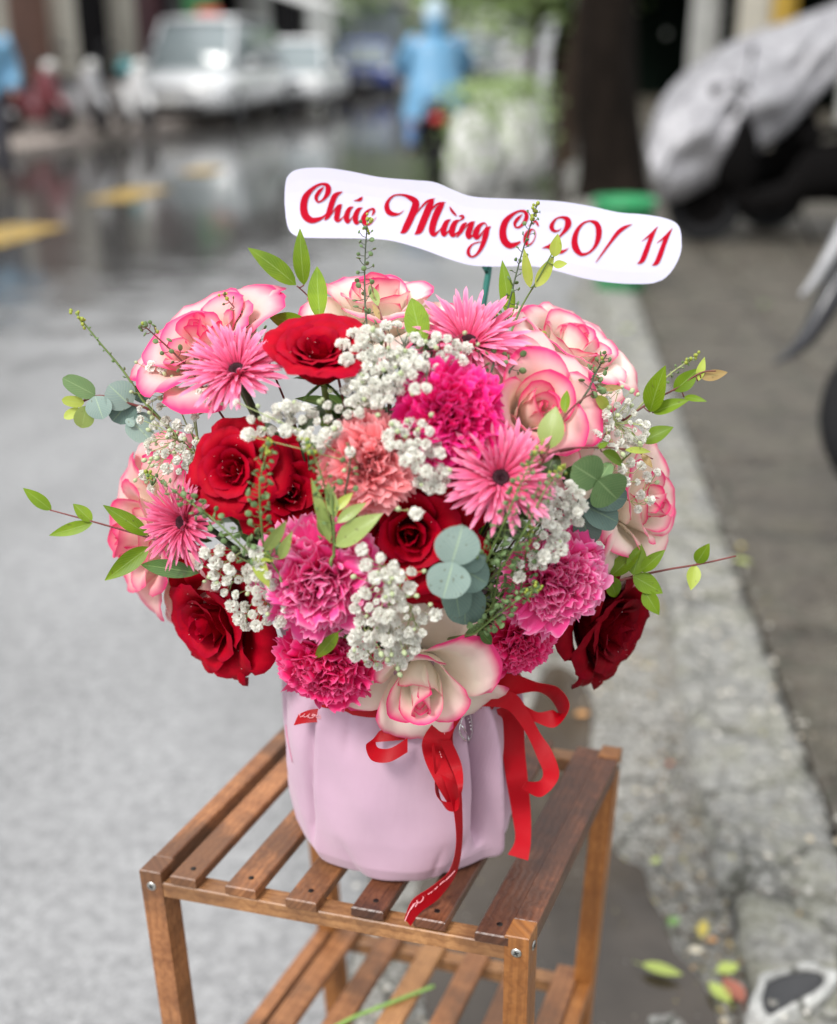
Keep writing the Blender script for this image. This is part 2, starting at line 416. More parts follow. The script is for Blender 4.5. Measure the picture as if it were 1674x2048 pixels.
# puddle
M_PUD = NT('puddle_water'); _n = M_PUD.noise(7, 3, vec=M_PUD.co())
M_PUD = M_PUD.pbr(M_PUD.ramp(_n, [(.3, (.035, .026, .018)), (.7, (.075, .058, .042))]), .07, bump=_n, bs=.06, bd=.01)
pp = [(840, 1760), (930, 1700), (1010, 1560), (1060, 1420), (1095, 1335), (1150, 1345), (1185, 1410), (1180, 1520), (1200, 1640), (1240, 1712), (1285, 1735), (1300, 1790), (1330, 1840), (1350, 1900), (1405, 1965), (1440, 2048), (1460, 2160), (1150, 2200), (900, 2150), (850, 2000), (810, 1880)]
pp = [tuple(p) for p in spline([tuple(q) for q in pp+[pp[0]]], 5)[:-1]]
V = [G(p[0], p[1], .026) for p in pp]; cc = sum(V, Vector())/len(V)
V = [cc]+V; F = [(0, i, i % (len(V)-1)+1) for i in range(1, len(V))]
F = [(0, i+1, i) if False else f for i, f in enumerate(F)]
setp(mk('puddle', V, F, M_PUD, smooth=False), kind='structure')

# kerb stones (one object each, a child of the pavement)
pave = mk('pavement', [K(-2, .215, .0), K(40, .215, .0), K(40, 9, .0), K(-2, 9, .0), K(-2, .215, .052), K(40, .215, .052), K(40, 9, .052), K(-2, 9, .052)],
          [(4, 7, 6, 5), (0, 4, 5, 1), (1, 5, 6, 2), (2, 6, 7, 3), (3, 7, 4, 0)], M_PAVE, smooth=False)
setp(pave, kind='structure')
TM['pavement'] = Matrix.Identity(4)
def rough_stone(name, a0, a1, b0, b1, ztop, mat, parent, seed, na=14, nb=8, amp=.006, wob=.012):
    rr = np.random.default_rng(seed); ph = rr.uniform(0, 6, 14); V = []
    for i in range(na+1):
        for j in range(nb+1):
            fa, fb = i/na, j/nb
            a = a0+(a1-a0)*fa; b = b0+(b1-b0)*fb
            ea = min(fa, 1-fa)*na; eb = min(fb, 1-fb)*nb; e = min(ea, eb)
            zz = ztop - (.012 if e < .5 else .003 if e < 1.5 else 0)
            zz += amp*(math.sin(a*31+ph[0])*math.sin(b*27+ph[1])+.6*math.sin(a*63+b*48+ph[2])+.4*math.sin(a*110-b*90+ph[3]))
            if e < .5:
                a += wob*(rr.random()-.5); b += wob*(rr.random()-.5)
            p = K(a, b, zz); V.append(p)
    nb1 = nb+1; F = [f[::-1] for f in grid_faces(na+1, nb1)]
    ring = [j for j in range(nb1)]+[i*nb1+nb for i in range(1, na+1)]+[na*nb1+j for j in range(nb-1, -1, -1)]+[i*nb1 for i in range(na-1, 0, -1)]
    n = len(V)
    for r_ in ring: p = V[r_]; V.append(Vector((p.x, p.y, -.01)))
    m = len(ring)
    for k in range(m): F.append((ring[k], ring[(k+1) % m], n+(k+1) % m, n+k))
    return mk(name, V, F, mat, parent)
a = -.75; i = 0
while a < 7.5:
    ln = (.44, .55, .50, .62, .47)[i % 5]
    rough_stone('kerb_stone', a, a+ln-.016, -.005+.012*math.sin(i*2.1), .205, .060+.006*math.sin(i*1.3), M_KERB, pave, 40+i); a += ln; i += 1
while a < 22:
    rough_stone('kerb_stone', a, a+.98, 0, .205, .062, M_KERB, pave, 90+i, 4, 3); a += 1.0; i += 1
# paving slabs behind the kerb, joints open
for ia in range(-2, 16):
    for ib in range(0, 5):
        s = .60
        rough_stone('paving_slab', ia*s+.008+.02*math.sin(ib*5), (ia+1)*s-.008+.02*math.sin(ib*5), .222+ib*s, .222+(ib+1)*s-.016, 0.064+.003*math.sin(ia*3.3+ib*1.7), M_PAVE, pave, 200+ia*9+ib, 6, 6, amp=.003, wob=.01)

# grit and pebbles in the gutter: nobody could count them
def grit():
    V = []; F = []; rr = random.Random(5)
    for k in range(5200):
        a = -.6+4.2*rr.random()**1.5; b = (-.66 if a < 1.0 else -.3)*rr.random()**.8+.02 if rr.random() < .8 else .02+.2*rr.random()
        q = K(a, b)
        if (q-K0-(G(1590, 1990)-K0)).length < .12: continue
        s = .002+.0065*rr.random()**2; z0 = .02+(.072 if b > 0 else 0)
        c = Vector((q.x, q.y, z0)); n = len(V)
        pts = [(1, 0, 0), (-.8, .5, 0), (-.3, -.9, 0), (.1, .1, .9), (.3, .8, .1)]
        an = rr.uniform(0, 6.3)
        for p in pts:
            x = p[0]*math.cos(an)-p[1]*math.sin(an); y = p[0]*math.sin(an)+p[1]*math.cos(an)
            V.append(c+Vector((x, y, p[2]))*s*rr.uniform(.7, 1.3))
        F += [(n, n+4, n+3), (n+4, n+1, n+3), (n+1, n+2, n+3), (n+2, n, n+3)]
    m = NT('grit'); g = m.n('NewGeometry'); c = m.ramp(g.outputs['Random Per Island'], [(0, (.10, .09, .07)), (.35, (.32, .31, .28)), (.8, (.55, .53, .48)), (1, (.62, .52, .36))])
    o = mk('gravel', V, F, m.pbr(c, .6), smooth=False); setp(o, 'loose pale grit and pebbles lying along the kerb', 'gravel', kind='stuff')
grit()

# crumbs of leaf and bark along the foot of the kerb: nobody could count them
def litter():
    V = []; F = []; rr = random.Random(15)
    for k in range(1500):
        a = rr.choice((.0, .15, .5, 1.2))+rr.gauss(0, .16); b = -abs(rr.gauss(0, .09)) if rr.random() < .7 else rr.uniform(-.5, .25)
        q = K(a, b, .024 if b < 0 else .066); s = .002+.006*rr.random()**2; an = rr.uniform(0, 6.3); u = Vector((math.cos(an), math.sin(an), rr.uniform(-.2, .3)))*s; w = Vector((-math.sin(an), math.cos(an), rr.uniform(0, .4)))*s*.5
        n = len(V); V += [q-u, q+w, q+u+Vector((0, 0, .002)), q-w]; F.append((n, n+1, n+2, n+3))
    m = NT('litter'); g = m.n('NewGeometry'); c = m.ramp(g.outputs['Random Per Island'], [(0, (.03, .02, .012)), (.45, (.10, .06, .03)), (.7, (.24, .16, .07)), (.9, (.35, .34, .12)), (1, (.45, .25, .10))])
    o = mk('leaf_litter', V, F, m.pbr(c, .6), smooth=False); setp(o, 'dark crumbs of leaf and bark lying at the foot of the kerb', 'leaf litter', kind='stuff')
litter()

# fallen leaves, each lifted away on its own
LFM = {'yellow': simple('fallen_yellow', (.62, .50, .10), .5, trans=.2), 'lime': simple('fallen_lime', (.50, .60, .14), .5, trans=.2),
       'orange': simple('fallen_orange', (.60, .30, .10), .5, trans=.2), 'green': simple('fallen_green', (.20, .36, .10), .5, trans=.2),
       'russet': simple('fallen_russet', (.42, .14, .09), .5, trans=.2), 'pale': simple('fallen_pale', (.62, .56, .42), .6)}
def fallen(px, py, L, W, ang, key, label, z=.04, curl=.25):
    c = G(px, py, z); th = thing('fallen_leaf', label, 'leaf', c, Matrix.Rotation(ang, 3, 'Z'), 'fallen leaves by the kerb')
    V = []; nu, nv = 9, 5
    for i in range(nu):
        t = i/(nu-1); w = W*math.sin(PI*t**.85)**.8 if 0 < t < 1 else .0005
        for j in range(nv):
            s = j/(nv-1)*2-1
            V.append(((t-.5)*L, s*w/2, .004+curl*w*abs(s)**1.5*.6+.12*L*(t-.5)**2*4*curl))
    mk('blade', V, grid_faces(nu, nv), LFM[key], th, world=False)
    mk('leaf_stalk', *tube([(-L*.5, 0, .004), (-L*.62, .002, .005), (-L*.72, .005, .003)], .0008, 4), LFM[key], th, world=False)
for a_ in ((1323, 1945, .062, .024, -.35, 'lime', 'long lime green fallen leaf lying flat in the brown puddle'),
           (1405, 1862, .042, .018, 1.2, 'yellow', 'upright yellow fallen leaf beside the kerb above the small orange one'),
           (1425, 1884, .016, .013, .3, 'orange', 'smallest orange fallen leaf under the yellow one by the kerb'),
           (1347, 1847, .026, .018, .8, 'green', 'small green leaf scrap at the edge of the puddle'),
           (1455, 1942, .040, .024, .4, 'lime', 'pale lime fallen leaf above the russet one at the kerb foot'),
           (1438, 1990, .046, .026, 2.1, 'lime', 'bright lime fallen leaf lying against the russet leaf'),
           (1466, 1985, .052, .030, 1.9, 'russet', 'russet brown fallen leaf touching the bright lime leaf'),
           (1392, 1905, .024, .016, .1, 'pale', 'dry pale scrap of leaf between the yellow leaf and the puddle'),
           (1312, 1725, .018, .012, .7, 'lime', 'tiny lime leaf scrap on the grit above the puddle'),
           (1165, 1432, .030, .022, .2, 'orange', 'dry orange leaf on the ground right of the red ribbon loop'),
           (1340, 1530, .016, .012, 1.0, 'russet', 'small brown leaf scrap on the pale ground right of the stand'),
           (1483, 1125, .042, .018, 2.4, 'lime', 'blurred bright green leaf on the pavement beyond the longest twig'),
           (1482, 1095, .026, .016, 1.0, 'yellow', 'blurred yellow green leaf on the pavement above the bright green leaf'),
           (1255, 660, .06, .03, .5, 'lime', 'blurred pale green leaf lying by the kerb behind the bouquet'),
           (1530, 610, .05, .03, .5, 'green', 'blurred dull green leaf on the far pavement beside the black mudguard')):
    p = K0; w = G(a_[0], a_[1], 0); b = (w-K0).dot(KN)
    fallen(*a_, z=.032 if b < 0 else .070)

# broken drain mouth in the pavement at the lower right corner
dr = thing('drain_mouth', 'oval dark drain mouth with a broken white rim in the kerb', 'drain', G(1590, 1990, .07))
pts = [(1532, 1966), (1560, 1952), (1600, 1944), (1635, 1945), (1650, 1960), (1640, 1985), (1600, 2008), (1560, 2030), (1535, 2040), (1522, 2010)]
inn = [Vector(G(p[0], p[1], .088)) for p in spline([tuple(q) for q in pts+[pts[0]]], 4)[:-1]]
c0 = sum(inn, Vector())/len(inn); rr = random.Random(3); V = []; n = len(inn)
for p in inn: V.append(p)
for p in inn: V.append(c0+(p-c0)*1.0+Vector((0, 0, .010)))
for k, p in enumerate(inn):
    V.append(c0+(p-c0)*(1.30+.12*math.sin(k*.9)+rr.uniform(-.03, .03))+Vector((0, 0, .004)))
for k, p in enumerate(inn):
    V.append(c0+(p-c0)*(1.36+.12*math.sin(k*.9))+Vector((0, 0, -.03)))
F = [(r_*n+k, r_*n+(k+1) % n, (r_+1)*n+(k+1) % n, (r_+1)*n+k) for r_ in (0, 1, 2) for k in range(n)]
mk('rim', V, F, concrete('drain_rim', (.6, .6, .58), (.75, .75, .73), .15, 2), dr)
V = [p+Vector((0, 0, -.002)) for p in inn]+[c0+(p-c0)*.8+Vector((0, 0, -.008)) for p in inn]+[c0+Vector((0, 0, -.009))]
F = [(k, (k+1) % n, n+(k+1) % n, n+k) for k in range(n)]+[(n+k, n+(k+1) % n, 2*n) for k in range(n)]
mk('opening', V, F, simple('drain_dark', (.035, .035, .037), .45), dr)
# ================================================================== STAND
def wood(name, a, b, dark, rough=.38, stain=.5):
    t = NT(name); c = t.co(); gi = t.n('NewGeometry')
    oi = t.n('ObjectInfo').outputs['Random']
    m = t.n('Mapping'); t.l(t.n('TexCoord').outputs['UV'], m.inputs['Vector']); m.inputs['Scale'].default_value = (1, 1, 1)
    cb = t.n('CombineXYZ'); sp = t.n('SeparateXYZ'); t.l(m.outputs[0], sp.inputs[0])
    t.l(t.math('MULTIPLY', sp.outputs[0], 3.0), cb.inputs[0]); t.l(sp.outputs[1], cb.inputs[1]); t.l(t.math('MULTIPLY', oi, 30), cb.inputs[2])
    n1 = t.noise(28, 5, .6, vec=cb.outputs[0])
    w = t.n('TexWave', wave_type='BANDS', bands_direction='Y'); w.inputs['Scale'].default_value = 45; w.inputs['Distortion'].default_value = 9; w.inputs['Detail'].default_value = 3; w.inputs['Detail Scale'].default_value = .6
    t.l(cb.outputs[0], w.inputs['Vector'])
    m2 = t.n('Mapping'); m2.inputs['Scale'].default_value = (4, 260, 1); t.l(t.n('TexCoord').outputs['UV'], m2.inputs['Vector'])
    ng = t.noise(1.0, 5, .65, vec=m2.outputs[0])
    col = t.ramp(n1, [(.3, a), (.68, b)])
    col = t.mix(.55, col, t.ramp(w.outputs['Fac'], [(.1, (.68, .62, .58)), (.5, (1, 1, 1))]), 'MULTIPLY')
    col = t.mix(.6, col, t.ramp(ng, [(.36, (.42, .36, .32)), (.58, (1, 1, 1))]), 'MULTIPLY')
    st = t.ramp(t.noise(9, 4, .6, vec=c), [(.46, 0), (.58, 1)])
    col = t.mix(t.math('MULTIPLY', st, stain), col, dark)
    col = t.mix(.5, col, t.ramp(oi, [(0, (.78, .74, .72)), (1, (1.1, 1.05, 1.0))]), 'MULTIPLY')
    r = t.math('ADD', rough-.1, t.math('MULTIPLY', n1, .25))
    return t.pbr(col, r, bump=t.math('ADD', ng, t.math('MULTIPLY', w.outputs['Fac'], .4)), bs=.35, bd=.0012, spec=.5)
M_WL = wood('wood_light', (.36, .17, .065), (.52, .27, .11), (.12, .055, .025), stain=.55)
M_WM = wood('wood_mid', (.28, .112, .040), (.46, .21, .085), (.085, .042, .022), stain=.7)
M_WD = wood('wood_dark', (.11, .040, .019), (.23, .088, .042), (.035, .018, .012), rough=.32, stain=.6)
M_WO = wood('wood_orange', (.33, .125, .030), (.45, .19, .052), (.15, .06, .02), stain=.35)
M_STEEL = simple('steel', (.55, .55, .52), .3, metal=1)

A0 = G(278, 1740, ZT); B0 = G(1058, 1880, ZT); C0 = G(1242, 1497, ZT); D0 = G(614, 1407, ZT)
U = B0-A0; Vv = ((D0-A0)+(C0-B0))/2
def S(u, v, z): p = A0+U*u+Vv*v; return Vector((p.x, p.y, z))
LU, LV = U.length, Vv.length
def sfrac(px, py, z=ZT):
    p = G(px, py, z)-A0; p.z = 0
    det = U.x*Vv.y-U.y*Vv.x
    return (p.x*Vv.y-p.y*Vv.x)/det, (U.x*p.y-U.y*p.x)/det
stand = thing('plant_stand', 'two tier slatted wooden plant stand carrying the wrapped pot', 'plant stand', S(.5, .5, 0))
STI = TM[stand.name]
def beam(name, q0, q1, q2, q3, z0, z1, mat, bev=.0012, taper=None, parent=stand, wear=0.0, seed=0):
    """a bar over the plan quad q0..q3 (q0-q3 is one long side, q1-q2 the other), bevelled; UV runs along it"""
    q = [Vector(p) for p in (q0, q1, q2, q3)]; lo = taper or [Vector() for _ in q]
    c = sum(q, Vector())/4; rr = random.Random(seed)
    def ins(p, i, e):
        a = (q[(i+1) % 4]-q[i]).normalized(); b = (q[(i-1) % 4]-q[i]).normalized(); return p+(a+b)*e
    rows = []
    for z, e in ((z0, bev), (z0+bev, 0), (z1-bev, 0), (z1, bev)):
        f = (z1-z)/(z1-z0)
        rows.append([ins(q[i], i, e)+lo[i]*f+Vector((0, 0, z)) - Vector((0, 0, q[i].z)) for i in range(4)])
    V = [p for r_ in rows for p in r_]
    F = [(i*4+k, i*4+(k+1) % 4, (i+1)*4+(k+1) % 4, (i+1)*4+k) for i in range(3) for k in range(4)]+[(3, 2, 1, 0), (12, 13, 14, 15)]
    ax = (q[3]-q[0]); vert = (z1-z0) > max((q[3]-q[0]).length, (q[1]-q[0]).length)
    if ax.length < (q[1]-q[0]).length: ax = q[1]-q[0]
    ax = Vector((0, 0, 1)) if vert else ax.normalized(); off = seed*.37
    side = Vector((-ax.y, ax.x, 0)) if not vert else Vector((1, .6, 0)).normalized()
    uv = [((v-c).dot(ax)+off, (v-c).dot(side)+v.z*.7*(0 if vert else 1)+off) for v in V]
    o = mk(name, V, F, mat, parent, uv=uv, smooth=False)
    return o
lw, lv = .022/LU, .024/LV
# slat positions read off the front edge
fr = [(322, 373, 1775), (440, 502, 1790), (558, 621, 1815), (686, 752, 1843), (809, 876, 1868), (935, 1004, 1893)]
T = .011
mats = [M_WM, M_WM, M_WM, M_WD, M_WD, M_WD]
for i, (xa, xb, y) in enumerate(fr):
    ua = sfrac(xa, y-6)[0]; ub = sfrac(xb, y+4)[0]
    z1 = ZT+.0015*math.sin(i*2.2)
    s0 = .0015*math.sin(i*5)/LV
    beam('slat', S(ua, s0, 0), S(ub, s0, 0), S(ub, 1-.02, 0), S(ua, 1-.02, 0), z1-T, z1, mats[i], seed=i+1)
    for vv in (.045,):                                               # nail heads
        c = S((ua+ub)/2+.006, vv, z1); mk('nail', *lathe([(0, .0006), (.0022, .0006), (.0028, .0002)], 10, c), simple('nail_dark', (.05, .045, .04), .4, metal=1), stand)
# side rails
z1 = ZT-.0005
beam('side_rail', S(0, lv, 0), S(lw*.86, lv, 0), S(lw*.86, 1-lv, 0), S(0, 1-lv, 0), ZT-.022, z1, M_WM, seed=11)
beam('side_rail', S(1-lw*1.0, lv, 0), S(1, lv, 0), S(1, 1-lv, 0), S(1-lw*1.0, 1-lv, 0), ZT-.022, z1, M_WD, seed=12)
# front and back rails
zr = ZT-T-.001
beam('cross_rail', S(lw, .004, 0), S(1-lw, .004, 0), S(1-lw, lv*.86, 0), S(lw, lv*.86, 0), zr-.017, zr, M_WL, seed=13)
beam('cross_rail', S(lw, 1-lv*.86, 0), S(1-lw, 1-lv*.86, 0), S(1-lw, .997, 0), S(lw, .997, 0), zr-.017, zr, M_WL, seed=14)
# legs: down to the ground, leaning in very slightly
ZS = 0.30
FEET = {}
def leg(u0, v0, pxb, pyb, mat, seed):
    q = [S(u0, v0, 0), S(u0+lw, v0, 0), S(u0+lw, v0+lv, 0), S(u0, v0+lv, 0)]
    c = sum(q, Vector())/4
    if u0 > .5: top_ref = q[2] if v0 > .5 else q[1]
    else: top_ref = q[3] if v0 > .5 else q[0]
    zb = ZS; g = G(pxb, pyb, zb); d = (g-top_ref); d.z = 0; d *= ZT/(ZT-zb)
    FEET[seed] = d
    return beam('leg', *q, 0.0, ZT+.0005, mat, taper=[d]*4, seed=seed, bev=.001)
def shelfpx(px, py, slope, z):                                        # a point down a leg line at height z
    return px, py
# edge lines of the legs in the photo: x = x0 + k (y - y0)
def down(x0, y0, k, z, P):
    lo, hi = y0, y0+3000
    best = None
    # the point on the image line whose plan position lies nearest the leg's own
    for i in range(600):
        y = y0+i*3; g = G(x0+k*(y-y0), y, z); d = (g-P); d.z = 0
        if best is None or d.length < best[0]: best = (d.length, x0+k*(y-y0), y)
    return best[1], best[2]
leg(0, 0, *down(278, 1740, .150, ZS, A0), M_WM, 21)
leg(1-lw, 0, *down(1058, 1880, -.03, ZS, B0), M_WO, 22)
leg(1-lw, 1-lv, *down(1242, 1497, -.108, ZS, C0), M_WO, 23)
leg(0, 1-lv, *down(614, 1407, .09, ZS, D0), M_WO, 24)
# lower shelf, fitted between the legs
kf = (ZT-ZS)/ZT
def SL(u, v, z):
    dA, dB, dC, dD = [FEET[i]*kf for i in (21, 22, 23, 24)]
    d = dA*(1-u)*(1-v)+dB*u*(1-v)+dC*u*v+dD*(1-u)*v
    p = A0+U*u+Vv*v+d; return Vector((p.x, p.y, z))
zs = ZS
for i in range(6):
    ua = lw+.012+(1-2*lw-.075-.012)*i/5; ub = ua+.078
    beam('slat', SL(ua, .0, 0), SL(ub, .0, 0), SL(ub, 1-.01, 0), SL(ua, 1-.01, 0), zs-T, zs, (M_WM, M_WM, M_WL, M_WM, M_WM, M_WM)[i], seed=31+i)
beam('cross_rail', SL(lw, .01, 0), SL(1-lw, .01, 0), SL(1-lw, lv, 0), SL(lw, lv, 0), zs-T-.019, zs-T-.001, M_WL, seed=41)
beam('cross_rail', SL(lw, 1-lv, 0), SL(1-lw, 1-lv, 0), SL(1-lw, .985, 0), SL(lw, .985, 0), zs-T-.019, zs-T-.001, M_WL, seed=42)
beam('side_rail', SL(0.004, lv, 0), SL(lw*.9, lv, 0), SL(lw*.9, 1-lv, 0), SL(0.004, 1-lv, 0), zs-.021, zs-.001, M_WM, seed=43)
beam('side_rail', SL(1-lw*.9, lv, 0), SL(1-.004, lv, 0), SL(1-.004, 1-lv, 0), SL(1-lw*.9, 1-lv, 0), zs-.021, zs-.001, M_WO, seed=44)
# screws in the leg faces
def screw(c, n, r=.0048):
    q = n.to_track_quat('Z', 'Y').to_matrix().to_4x4()
    t = mk('screw', *lathe([(0, .0006), (r*.55, .0010), (r*.92, .0006), (r, 0)], 16, c, q), M_STEEL, stand)
    b = MB(); b.box(c+n*.0010, (r*1.1, r*.22, .0006), q @ Matrix.Rotation(.5, 4, 'Z')); b.box(c+n*.0010, (r*.22, r*1.1, .0006), q @ Matrix.Rotation(.5, 4, 'Z'))
    t2 = b.build('screw_slot', simple('slot_dark', (.02, .02, .02), .5), stand)
nF = Vector((U.y, -U.x, 0)).normalized(); nR = Vector((Vv.y, -Vv.x, 0)).normalized()
kz = lambda z, i: FEET[i]*((ZT-z)/ZT)
zsc = ZT-.017
screw(S(lw*.5, 0, zsc)+kz(zsc, 21)+nF*.0004, nF)
screw(S(1-lw*.5, 0, zsc)+kz(zsc, 22)+nF*.0004, nF)
screw(S(1, lv*.55, zsc)+kz(zsc, 22)+nR*.0004, nR)
screw(S(1, 1-lv*.5, zsc)+kz(zsc, 23)+nR*.0004, nR)
zsc2 = ZS-.012
screw(SL(1, lv*.5, zsc2)+nR*.0004, nR)

# cut stem left on the lower shelf
cs = thing('cut_stem', 'cut green flower stem lying across the lower shelf slats', 'stem', G(800, 2010, ZS+.004))
pts = [G(560, 2120, ZS+.003), G(690, 2043, ZS+.003), G(760, 2014, ZS+.0035), G(868, 1972, ZS+.003)]
mk('stalk', *tube([Vector(p) for p in spline([tuple(p) for p in pts], 5)], .0023, 8), simple('cut_green', (.25, .42, .10), .4), cs)
for f_ in (G(756, 2015, ZS+.004),):
    mk('node', *ellips(f_, (.0034, .0034, .003), 7, 10), simple('cut_green', (.25, .42, .10), .4), cs)

# ================================================================== WRAPPED POT
HP = .205
pot = thing('wrapped_pot', 'flower pot wrapped in pale lilac pink cloth gathered at the neck', 'flower pot', P0)
def pot_r(th, f):
    """radius of the cloth at angle th (0 = +x, -90 = towards the camera) and height fraction f"""
    prof = np.interp(f, [0, .03, .10, .25, .45, .65, .82, .90, .955, 1.0, 1.08, 1.22], [.097, .105, .1105, .1145, .117, .1175, .1155, .112, .106, .103, .107, .114])
    g = 0
    # named folds: (angle deg, width deg, depth, from, to, lean)
    for a, w, d, f0, f1, lean in FOLDS:
        aa = a+lean*(f-.5)
        dd = (math.degrees(th)-aa+180) % 360-180
        env = np.interp(f, [f0-.12, f0, f1, f1+.12], [0, 1, 1, 0])
        g += d*env*(.55*math.exp(-abs(dd)/(w*.8))+.45*math.exp(-(dd/w)**2))
    fine = .0016*math.sin(th*19+1.3)*max(0, (f-.72))*3.5+.0014*math.sin(th*31)*max(0, f-.8)*5
    low = .0008*math.sin(th*11+2)*max(0, .22-f)*4
    sag = .0016*math.sin(th*3+f*4)+.0012*math.sin(th*7-f*9)+.0008*math.sin(th*13+f*14)
    return prof+g+fine+low+sag
FOLDS = [(-137, 2.4, -.010, .22, .92, 9), (-132, 4, .0025, .1, .9, 9), (-147, 9, .002, .1, .95, 5),
         (-52, 3.0, -.034, .25, .95, -9), (-44, 4.5, .013, .05, .95, -16), (-62, 9, .002, .3, .95, -4),
         (-34, 3.0, -.010, .45, 1.0, -4), (-25, 4, .005, .3, 1, 0), (-68, 2.2, -.005, .75, 1.0, 0), (-16, 2.5, -.006, .5, 1, 4),
         (-46, 2.2, -.004, .0, .16, 45), (-128, 3, -.003, .0, .15, -30), (-62, 2, -.002, .0, .12, 30), (-100, 2.5, -.004, .82, 1.1, 0), (-115, 2.5, -.004, .8, 1.1, 0),
         (0, 4, -.008, .3, 1, 0), (20, 4, -.009, .2, 1, 5), (50, 5, -.008, .4, 1, 0), (80, 4, -.009, .3, 1, 0), (110, 5, -.008, .3, 1, 0), (140, 4, -.008, .4, 1, 0), (170, 5, -.009, .3, 1, 0), (-165, 3, -.006, .5, 1, 0),
         (-90, 22, .001, .1, .7, 0)]
def pot_pt(th, f, extra=0):
    r = pot_r(th, f)+extra; return Vector((r*math.cos(th), r*math.sin(th)*.93, HP*f))
M_CLOTH = NT('lilac_cloth'); t = M_CLOTH
uvn = t.n('TexCoord').outputs['UV']
wv = t.n('TexWave', wave_type='BANDS', bands_direction='X'); wv.inputs['Scale'].default_value = 190; t.l(uvn, wv.inputs['Vector'])
wh = t.n('TexWave', wave_type='BANDS', bands_direction='Y'); wh.inputs['Scale'].default_value = 190; t.l(uvn, wh.inputs['Vector'])
ws = t.math('ADD', wv.outputs['Fac'], wh.outputs['Fac']); nn = t.noise(7, 4, vec=t.co())
cc_ = t.ramp(nn, [(.3, (.50, .325, .425)), (.7, (.57, .39, .48))])
cc_ = t.mix(.12, cc_, t.ramp(ws, [(.2, (.7, .7, .72)), (.8, (1, 1, 1))]), 'MULTIPLY')
M_CLOTH = t.pbr(cc_, .78, bump=t.math('ADD', t.math('MULTIPLY', ws, .10), t.math('ADD', t.math('MULTIPLY', t.noise(38, 3, vec=t.co()), .6), t.math('MULTIPLY', t.noise(30, 3, .6, vec=t.co(sc=(1, 1, .22))), 2.6))), bs=.35, bd=.0012, sheen=.25, spec=.2)

nf, na_ = 90, 300
fs = list(np.linspace(0, .12, 14))+list(np.linspace(.13, .8, 46))+list(np.linspace(.81, 1.22, 30)); nf = len(fs)
V = []; uv = []
for f in fs:
    for k in range(na_):
        th = 2*PI*k/na_; V.append(pot_pt(th, f)); uv.append((k/na_, f*.28))
F = grid_faces(nf, na_, True)
b0 = len(V); V.append(Vector((0, 0, .0))); uv.append((0, 0)); F += [(b0, (k+1) % na_, k) for k in range(na_)]
mk('cloth_wrap', V, F, M_CLOTH, pot, uv=uv, world=False)
mk('flower_foam', *lathe([(0, HP*1.0), (.05, HP*1.02), (.088, HP*.98)], 24), simple('foam_green', (.03, .06, .03), .9), pot, world=False)
# stray pink thread on the cloth
tp = []
for i in range(9):
    s_ = i/8; px_, py_ = 575+37*s_, 1537+(38*s_**1.7); best = None
    tp.append((R(-158+10*s_+2*math.sin(s_*3)), .68-.14*s_**1.5))
mk('loose_thread', *tube([pot_pt(a, b, .0012) for a, b in tp], .00035, 4), simple('thread', (.62, .12, .25), .7), pot, world=False)

# ---------------------------------------------------------------- ribbon
M_RIB = NT('red_ribbon'); t = M_RIB; uvn = t.n('TexCoord').outputs['UV']
w = t.n('TexWave', wave_type='BANDS', bands_direction='X'); w.inputs['Scale'].default_value = 34; t.l(uvn, w.inputs['Vector'])
M_RIB = t.pbr(t.mix(.3, (.48, .002, .010), t.ramp(w.outputs['Fac'], [(.2, (.6, .6, .6)), (.8, (1, 1, 1))]), 'MULTIPLY'), .36, bump=w.outputs['Fac'], bs=.5, bd=.0006, spec=.22, trans=.10)
M_RTXT = simple('ribbon_print', (.80, .35, .38), .5)
def ribbon(name, pts, parent, mat=M_RIB, k=8):
    """pts: (px, py, half-width vector in pixels dx, dy, lift off the depth surface, extra depth tilt)"""
    P = spline(pts, k); V = []; uv = []; L = 0; prev = None
    for p in P:
        px, py, dx, dy, dep, tilt = p; dx *= 1.2; dy *= 1.2
        c = Wp(px, py, dep)
        a = Wp(px-dx, py-dy, dep-tilt); b = Wp(px+dx, py+dy, dep+tilt)
        if prev is not None: L += (c-prev).length
        prev = c; mid = (a+b)/2
        V += [a, c+(c-mid)*.0, b]; uv += [(L*10, 0), (L*10, .5), (L*10, 1)]
    o = mk(name, V, grid_faces(len(P), 3), mat, parent, uv=uv)
    m = o.modifiers.new('thick', 'SOLIDIFY'); m.thickness = .0004; m.offset = 0; es = o.modifiers.new('crisp', 'EDGE_SPLIT'); es.split_angle = R(40)
    return o
def potd(px, py, lift=.003):
    """optical-axis depth of the cloth's near surface under a photo pixel"""
    r = ray(px, py); best = None
    lo, hi = .75, 1.35
    def inside(t):
        q = CAM+r*t-P0; f = q.z/HP
        if f < -.02 or f > 1.22: return False
        th = math.atan2(q.y/.93, q.x); return math.hypot(q.x, q.y/.93) < pot_r(th, min(max(f, 0), 1.22))
    t = lo
    while t < hi:
        if inside(t): return t-lift
        t += .002
    # passes beside: take the nearest approach to the axis
    return ((P0-CAM).x*0+ (P0.y-CAM.y)*1)/r.y - lift
rb = thing('ribbon_bow', 'red grosgrain ribbon tied round the neck of the lilac pot with long tails', 'ribbon', pot_pt(R(-55), .93)+P0)
# band round the neck
V = []; uv = []
for i in range(97):
    th = 2*PI*i/96
    for j, (ff, ex) in enumerate(((.905, .0), (.935, .0022), (.965, .0))):
        fz = ff+.012*math.sin(th*2+1)
        V.append(P0+pot_pt(th, fz, .0025)); uv.append((th*.9, j/2))
mk('neck_band', V, grid_faces(97, 3), M_RIB, rb, uv=uv)
